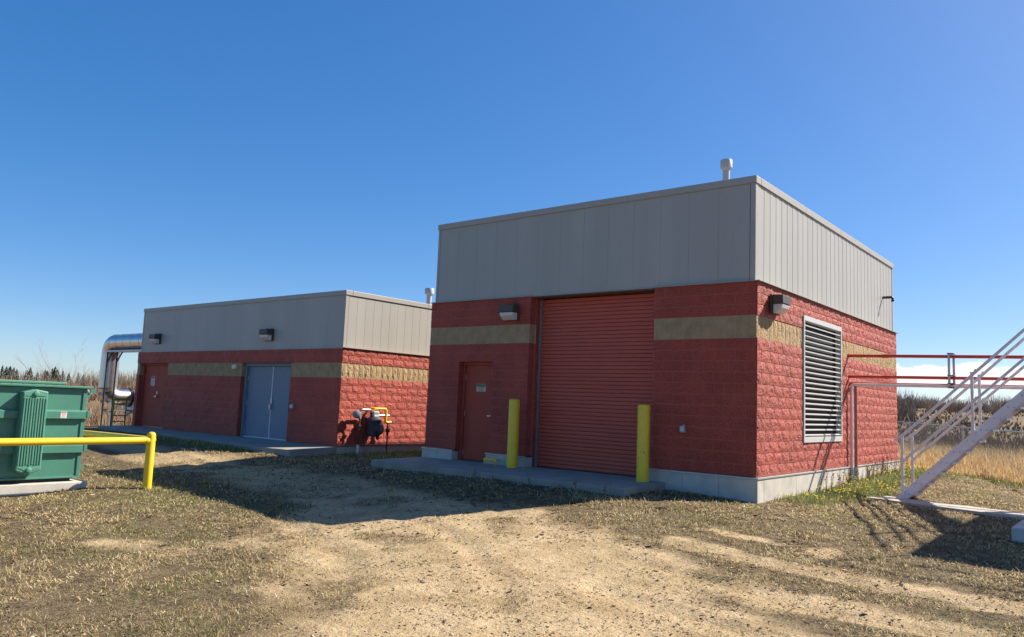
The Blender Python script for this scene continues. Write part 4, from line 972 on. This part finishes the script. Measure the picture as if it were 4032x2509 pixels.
# tufts: taller tussocks in the grassy part
def tufts():
    cx = []; cy = []
    x, y = scatter(2600, (-14, 6, -12.5, 4), lambda x, y: (1-sand_mask(x, y))*sstep(.42, .62, fbm(x*1.1+30, y*1.1, 3))*outside(x, y)*visible(x, y))
    X = np.repeat(x, 26)+RNG.normal(0, .035, len(x)*26); Y = np.repeat(y, 26)+RNG.normal(0, .035, len(x)*26); n = len(X)
    ok = outside(X, Y); X = X[ok]; Y = Y[ok]; n = len(X); r = np.hypot(X-CAM.x, Y-CAM.y)
    blades('dead_grass_tufts', np.stack([X, Y, gz(X, Y)-.006], 1), RNG.uniform(.05, .13, n), RNG.uniform(.0025, .0045, n)*np.clip(r/7, .8, 2), RNG.uniform(.4, 1.35, n), dead_cols(n, np.clip(green_mask(X, Y)*1.0+.08, 0, .9)), M_blade, 'taller tufts of pale dead grass')
tufts()
def green_grass():
    x, y = scatter(260000, (-20, 3, -3.4, 13), lambda x, y: sstep(.3, .8, green_mask(x, y))*outside(x, y)*visible(x, y))
    n = len(x); r = np.hypot(x-CAM.x, y-CAM.y)
    c = PAL_GREEN[RNG.integers(0, 4, n)]*RNG.uniform(.8, 1.5, (n, 1)); k = RNG.random(n) < .2; c[k] = PAL_DEAD[RNG.integers(0, 5, k.sum())]
    blades('green_grass', np.stack([x, y, gz(x, y)-.01], 1), RNG.uniform(.05, .15, n), RNG.uniform(.004, .008, n)*np.clip(r/14, 1, 2), RNG.uniform(.15, 1.1, n), c, M_blade, 'fresh green grass along the foot of the buildings')
green_grass()
def tall_straw():
    x, y = scatter(240000, (-8, 9, 7, 34), lambda x, y: sstep(.45, .9, straw_mask(x, y))*visible(x, y, -.75, .2)*np.clip((20./np.maximum(np.hypot(x-CAM.x, y-CAM.y), 8))**2, .1, 1)*(.25+.75*sstep(.35, .6, fbm(x*.9, y*.9, 3)))*outside(x, y))
    n = len(x); r = np.hypot(x-CAM.x, y-CAM.y); front = sstep(-.2, 4, (y-13.6)+(x+.2)*1.30)
    hh = RNG.uniform(.35, .80, n)*(.55+.6*front)*(.65+.7*fbm(x*.5+3, y*.5, 2))
    pal = np.array([(.70, .47, .19), (.78, .56, .26), (.56, .36, .15), (.84, .65, .36), (.34, .22, .10)])
    blades('tall_dry_grass', np.stack([x, y, gz(x, y)-.02], 1), hh, RNG.uniform(.006, .012, n)*np.clip(r/18, .9, 2), RNG.uniform(.15, .95, n), pal[RNG.integers(0, 5, n)]*RNG.uniform(.8, 1.15, (n, 1)), M_straw, 'tall golden dry grass behind the staircase', 1.0)
tall_straw()
def field_straw():
    x, y = scatter(150000, (-40, 12, 28, 72), lambda x, y: visible(x, y, -.72, -.30)*(np.hypot(x, y) < 66)*np.clip((40/np.hypot(x-CAM.x, y-CAM.y))**1.3, .2, 1))
    n = len(x); r = np.hypot(x-CAM.x, y-CAM.y); pal = np.array([(.46, .345, .18), (.40, .285, .145), (.28, .20, .11), (.52, .41, .23)])
    blades('field_grass', np.stack([x, y, gz(x, y)-.02], 1), RNG.uniform(.3, .7, n), .014*r/30, RNG.uniform(.1, .8, n), pal[RNG.integers(0, 4, n)]*(.7+.6*fbm(x*.12, y*.12, 3))[:, None], M_straw, 'dry grass of the open field beyond the fence')
field_straw()
def dandelions():
    x, y = scatter(9000, (0, 1.6, .8, 11), lambda x, y: (x > .08)*.085*sstep(.25, .6, green_mask(x, y))*sstep(.4, .6, fbm(x*1.6, y*1.6+4, 2)))
    x2, y2 = scatter(200, (1.0, 3.2, 7.5, 9.4), lambda x, y: .10+0*x); x = np.append(x, x2); y = np.append(y, y2); n = len(x); z = gz(x, y)+RNG.uniform(.09, .17, n)
    V = []; F = []; Cc = []
    for i in range(n):
        b = len(V); r = .019; t = RNG.uniform(0, 6, 1)[0]; tx, ty = RNG.normal(0, .3, 2)
        V.append((x[i], y[i], z[i]+.010)); Cc.append((.80, .56, .02))
        for k in range(8):
            a = t+k*.785; rr = r*(1 if k % 2 else .8); V.append((x[i]+rr*math.cos(a), y[i]+rr*math.sin(a), z[i]+rr*(tx*math.cos(a)+ty*math.sin(a)))); Cc.append((.86, .62, .02))
        F += [(b, b+1+k, b+1+(k+1) % 8) for k in range(8)]
        b = len(V); V += [(x[i]-.003, y[i], z[i]-.2), (x[i]+.003, y[i], z[i]-.2), (x[i], y[i], z[i])]; Cc += [(.12, .17, .05)]*3; F.append((b, b+1, b+2))
    o = bulk('dandelions', np.array(V), np.array(F), M_flower, np.array(Cc)); o['label'] = 'yellow dandelions blooming along the sunlit plinth'
dandelions()
def weeds():
    V = []; F = []; Cc = []
    def stalk(p, h, n):
        for k in range(n):
            a = RNG.uniform(0, 6.28); l = RNG.uniform(.05, .35)*h; t = np.array([p[0]+math.cos(a)*l*.6, p[1]+math.sin(a)*l*.6, p[2]+h*RNG.uniform(.6, 1.05)]); q = np.array(p)
            mid_ = (q+t)/2+np.array([0, 0, h*.12]); w = .003
            for A, B in ((q, mid_), (mid_, t)):
                b = len(V); s = np.array([.8, .6, 0])*w; V.extend([A-s, A+s, B+s*.6, B-s*.6]); F.append((b, b+1, b+2, b+3)); c = np.array((.24, .15, .09))*RNG.uniform(.6, 1.5); Cc.extend([c]*4)
            for j in range(4):
                u = q+(t-q)*RNG.uniform(.45, 1); b = len(V); e = RNG.normal(0, .013, (3, 3)); V.extend([u, u+e[0], u+e[1], u+e[2]]); F.append((b, b+1, b+2, b+3)); Cc.extend([np.array((.22, .12, .07))*RNG.uniform(.7, 1.6)]*4)
    for y in list(RNG.uniform(3.4, 5.2, 9))+list(RNG.uniform(6.2, 9.9, 26)): 
        x = RNG.uniform(.09, .3); stalk((x, y, float(gz(x, y))-.02), RNG.uniform(.28, .55), 5)
    for x, y in ((-1.75, -2.1), (-2.4, -2.0), (-3.4, -2.0), (-4.8, -1.95)): stalk((x, y, float(gz(x, y))-.02), .25, 4)
    b = len(V); V.extend([np.array((-1.72, -1.98, -.38)), np.array((-1.712, -1.98, -.38)), np.array((-1.708, -1.95, .33)), np.array((-1.712, -1.95, .33))]); F.append((b, b+1, b+2, b+3)); Cc.extend([np.array((.25, .13, .07))]*4)
    o = bulk('dry_weeds', np.array(V), np.array(F), M_twig, np.array(Cc)); o['label'] = 'brown dead weed stalks beside the concrete'
weeds()
def pebbles():
    def dens(x, y): return (.25+.75*sand_mask(x, y))*outside(x, y)*visible(x, y)*np.clip((6/np.maximum(np.hypot(x-CAM.x, y-CAM.y), 2.5))**1.4, .05, 1)*(.35+.65*sstep(.4, .6, fbm(x*2+1, y*2, 3)))
    x, y = scatter(60000, (-12, 7, -12.8, -2), dens); n = len(x); z = gz(x, y)-.012*sand_mask(x, y)
    r = np.clip(RNG.lognormal(-5.0, .42, n), .003, .028)
    base = np.array([(1, 0, 0), (0, 1, 0), (-1, 0, 0), (0, -1, 0), (0, 0, .5), (0, 0, -.5)])
    th = RNG.random(n)*6.28; V = np.repeat(base[None], n, 0)*RNG.uniform(.6, 1.2, (n, 6, 1))
    xr = V[..., 0]*np.cos(th)[:, None]-V[..., 1]*np.sin(th)[:, None]; yr = V[..., 0]*np.sin(th)[:, None]+V[..., 1]*np.cos(th)[:, None]
    V = np.stack([xr*1.2, yr, V[..., 2]], -1)*r[:, None, None]+np.stack([x, y, z+r*.2], 1)[:, None]
    f = np.array([(0,1,4),(1,2,4),(2,3,4),(3,0,4),(1,0,5),(2,1,5),(3,2,5),(0,3,5)]); F = (np.arange(n)[:, None, None]*6+f[None]).reshape(-1, 3)
    pal = np.array([(.44, .35, .23), (.52, .43, .31), (.36, .28, .19), (.26, .20, .13), (.50, .42, .31)])
    o = bulk('gravel', V.reshape(-1, 3), F, M_pebble, np.repeat(pal[RNG.integers(0, 5, n)]*RNG.uniform(.8, 1.15, (n, 1)), 6, 0)); o['label'] = 'small loose gravel on the sandy track'
pebbles()
def debris():
    # flat crumbs of dead leaf, bark and dried clod lying on the dirt
    def dens(x, y): return outside(x, y)*visible(x, y)*np.clip((6.5/np.maximum(np.hypot(x-CAM.x, y-CAM.y), 3))**1.3, .06, 1)*(.15+.85*sstep(.42, .60, fbm(x*1.7+11, y*1.7, 4)))*(1-sstep(.3, .7, straw_mask(x, y)))*(1-.62*sand_mask(x, y))
    x, y = scatter(420000, (-13, 7, -13, 6), dens); n = len(x); z = gz(x, y)-.012*sand_mask(x, y)+RNG.uniform(.001, .010, n)
    r = np.hypot(x-CAM.x, y-CAM.y); L = RNG.lognormal(-4.65, .42, n)*np.clip(r/7, .8, 1.8); w = L*RNG.uniform(.25, .8, n); a = RNG.random(n)*6.28; t1, t2 = RNG.normal(0, .35, n), RNG.normal(0, .35, n)
    c, q = np.cos(a), np.sin(a); V = []
    for u, v in ((-1, -.6), (.2, -1), (1, .3), (-.3, 1)): V.append(np.stack([x+c*u*L-q*v*w, y+q*u*L+c*v*w, z+t1*u*L*.5+t2*v*w*.5], 1))
    V = np.stack(V, 1).reshape(-1, 3); F = np.arange(n*4).reshape(-1, 4)
    pal = np.array([(.10, .068, .038), (.15, .105, .06), (.07, .05, .03), (.24, .17, .095), (.40, .30, .17), (.60, .48, .29)])
    o = bulk('leaf_litter', V, F, M_pebble, np.repeat(pal[RNG.choice(6, n, p=[.28, .28, .18, .18, .07, .01])]*RNG.uniform(.8, 1.2, (n, 1)), 4, 0)); o['label'] = 'dark crumbs of dead leaf and dried mud scattered over the dirt'
debris()

# ------------------------------------------------------------------ brush and far woods
def thin_trees(name, X, Y, H, nb, wid, cols, label, spread=.35):
    n = len(X); Z = gz(X, Y)-.1; V = []; F = []; Cc = []
    P = np.stack([X, Y, Z], 1)
    vd = P-np.array(CAM); vd[:, 2] = 0; vd /= np.linalg.norm(vd, axis=1)[:, None]
    k = nb; m = n*k
    root = np.repeat(P, k, 0); hh = np.repeat(H, k)*RNG.uniform(.55, 1.0, m); a = RNG.random(m)*6.28; st_ = RNG.uniform(0, .45, m)*hh
    root = root+np.stack([RNG.normal(0, .05, m)*hh, RNG.normal(0, .05, m)*hh, st_*RNG.integers(0, 2, m)], 1)
    tip = np.repeat(P, k, 0)+np.stack([np.cos(a)*spread*hh*RNG.random(m), np.sin(a)*spread*hh*RNG.random(m), hh], 1)
    az = RNG.random(m)*3.14; s = np.stack([np.cos(az), np.sin(az), 0*az], 1)*np.repeat(np.broadcast_to(wid, n), k)[:, None]*RNG.uniform(.5, 1.3, (m, 1))
    V = np.stack([root-s, root+s, tip+s*.25, tip-s*.25], 1).reshape(-1, 3); F = np.arange(m*4).reshape(-1, 4)
    cc = np.repeat(np.repeat(cols, k, 0)*RNG.uniform(.7, 1.3, (m, 1)), 4, 0)
    o = bulk(name, V, F, M_twig, cc); o['label'] = label; return o
def polar(az, r): return CAM.x-np.sin(np.radians(az))*r, CAM.y+np.cos(np.radians(az))*r
def gcols(n, pal): p = np.array(pal); return p[RNG.integers(0, len(p), n)]
n = 5200; x = RNG.uniform(-47, -27.6, n); y = RNG.uniform(-8, 16, n); k = (np.hypot(x+26.5, y-.8) > 1.5); x, y = x[k], y[k]
thin_trees('willow_brush', x, y, RNG.uniform(.5, 1.15, len(x)), 9, .008, gcols(len(x), [(.28, .17, .11), (.36, .24, .15), (.22, .13, .09), (.42, .31, .19)]), 'reddish brown leafless brush behind the container and duct', .5)
n = 2600; az = RNG.uniform(55, 92, n); r = RNG.uniform(120, 340, n); x, y = polar(az, r)
thin_trees('far_brush', x, y, RNG.uniform(2.4, 5.4, n)*np.clip((r/300)**1.2, .25, 1), 16, .045*r/150, gcols(n, [(.23, .145, .095), (.28, .18, .115), (.17, .11, .075)]), 'brown leafless woods low on the left horizon', .5)
n = 420; az = np.concatenate([RNG.uniform(58, 67.5, 330), RNG.uniform(67, 90, 90)]); r = RNG.uniform(300, 380, n); x, y = polar(az, r)
thin_trees('bare_woods', x, y, RNG.uniform(5.5, 9.5, n), 26, .10, gcols(n, [(.26, .20, .15), (.30, .24, .18)]), 'pale leafless poplar woods on the left horizon', .38)
n = 2600; az = RNG.uniform(-12, 45, n); r = RNG.uniform(225, 300, n); x, y = polar(az, r)
thin_trees('ridge_woods', x, y, RNG.uniform(2.2, 5.0, n)*(.35+1.2*fbm(az*.55, r*.01, 3)), 22, .06, gcols(n, [(.31, .24, .185), (.37, .29, .22), (.24, .185, .145)]), 'grey brown leafless woods along the hill ridge on the right', .55)
n = 420; az = RNG.uniform(11.8, 22, n); r = RNG.uniform(150, 230, n); x, y = polar(az, r)
thin_trees('ridge_woods', x, y, RNG.uniform(3.2, 6.2, n)*(.5+.9*fbm(az*.9+4, r*.01, 3)), 22, .07, gcols(n, [(.20, .155, .12), (.25, .20, .155)]), 'darker clump of leafless woods next to the far wall corner', .4)
n = 16000; az = RNG.uniform(-10, 40, n); r = 72+150*RNG.random(n)**1.4; x, y = polar(az, r); k = RNG.random(n) < np.maximum(sstep(.46, .53, fbm(x*.030+2, y*.030, 4)), sstep(92, 80, r)); x, y, r = x[k], y[k], r[k]
thin_trees('hillside_brush', x, y, RNG.uniform(.3, .95, len(x)), 9, .035*r/90, gcols(len(x), [(.19, .135, .088), (.15, .105, .07), (.24, .17, .11)]), 'dark leafless brush on the slope beyond the fence', .55)
# spruces
def spruce_mesh(seed):
    r = random.Random(seed); V = []; F = []
    for t in range(11):
        z = .08+.9*t/11; R = .20*(1-t/11.)**.85+.012; n = 9
        for k in range(n):
            a = 6.283*k/n+r.random()*.6; rr = R*r.uniform(.65, 1.15); b = len(V); da = 3.2/n*.5+.05
            V += [(0, 0, z+.10), (rr*math.cos(a-da), rr*math.sin(a-da), z-.035*r.random()), (rr*1.12*math.cos(a), rr*1.12*math.sin(a), z-.05), (rr*math.cos(a+da), rr*math.sin(a+da), z-.03*r.random())]
            F += [(b, b+1, b+2), (b, b+2, b+3)]
    b = len(V); V += [(.015, 0, 0), (-.008, .013, 0), (-.008, -.013, 0), (0, 0, 1)]; F += [(b, b+1, b+3), (b+1, b+2, b+3), (b+2, b, b+3)]
    me = bpy.data.meshes.new('spruce_tree'); me.from_pydata(V, [], F); me.update(); me.materials.append(M_spruce); return me
sm_ = [spruce_mesh(i) for i in range(3)]
for i, (px, el_) in enumerate([(8, 1.02), (22, .95), (36, .98), (50, .93), (62, .80), (100, .78), (112, .98), (140, .70), (170, .86), (178, .82), (196, 1.0), (206, 1.1), (216, .92), (238, .85), (262, .72), (300, .78), (320, .68), (338, .62), (362, .60), (392, .5), (470, .45), (492, .42), (520, .38)]):
    az = 72.25-px*.0141; rr = 330+((i*37) % 40); x, y = polar(az, rr); g = float(gz(x, y)); h = CAM.z+rr*math.tan(R_(el_+.12))-g
    o = bpy.data.objects.new('spruce_tree', sm_[i % 3]); COL.objects.link(o); o.location = (x, y, g); w_ = h*(1.15+.7*((i*7) % 5)/5); o.scale = (w_, w_, h); o.rotation_euler = (0, 0, i)
    setp(o, 'dark green spruce standing in the far treeline on the left', 'tree', 'spruces in the far treeline')
# bare shrubs close behind the container
def bare_shrub(x, y, h, seed, label, stems):
    r = random.Random(seed); z = float(gz(x, y)); t = thing('bare_shrub', (x, y, z), label, 'shrub')
    tr = MB(); tw = MB()
    def grow(p, d, l, rad, lev):
        q = p+d*l*.5; e = q+(d+Vector((r.uniform(-.12, .12), r.uniform(-.12, .12), .06))).normalized()*l*.5
        (tr if lev < 1 else tw).tube([p, q, e], [rad, rad*.8, rad*.55], 5 if lev < 2 else 3, False)
        if lev < 3:
            for k in range(r.randint(3, 4)):
                f = r.uniform(.35, 1.0); s = p+(e-p)*f
                nd = (d+Vector((r.uniform(-.75, .75), r.uniform(-.75, .75), r.uniform(.0, .35)))).normalized()
                grow(s, nd, l*r.uniform(.38, .6), rad*.5, lev+1)
    for k in range(stems):
        a = r.uniform(0, 6.28); grow(Vector((x+.15*math.cos(a), y+.15*math.sin(a), z-.1)), Vector((.32*math.cos(a), .32*math.sin(a), 1)).normalized(), h*r.uniform(.55, .8), .013, 0)
    tr.build('stem', M_bark, t); tw.build('twigs', M_bark, t)
for (px, dist, h, sd, lab, ns_) in ((228, 42, 3.1, 3, 'leafless shrub with the tallest wispy branches behind the green container', 7), (160, 44, 2.1, 5, 'small leafless shrub left of the tallest shrub', 4), (300, 40, 2.5, 9, 'thin leafless shrub between the tallest shrub and the silver duct', 3), (430, 36, 1.5, 12, 'low dark leafless shrub beside the duct stand', 5)):
    x, y = polar(72.25-px*.0141, dist); bare_shrub(x, y, h, sd, lab, ns_)
# two far sheds
def shed(px, dist, w, h, label):
    x, y = polar(72.25-px*.0141, dist); z = float(gz(x, y)); t = thing('farm_shed', (x, y, z), label, 'shed'); zb = h
    MB().box(x-w*.3, x+w*.3, y-w/2, y+w/2, z-.3, z+zb).build('wall', M_bark, t)
    MB().prism([(x-w*.35, y-w*.56, z+zb), (x-w*.35, y+w*.56, z+zb), (x-w*.35, y, z+zb+w*.24)], (w*.7, 0, 0)).build('roof', M_white, t)
shed(268, 150, 5.0, .9, 'low pale roofed shed in the distance above the container rim')
shed(318, 160, 4.0, .9, 'smaller pale roofed shed in the distance, nearer the silver duct')
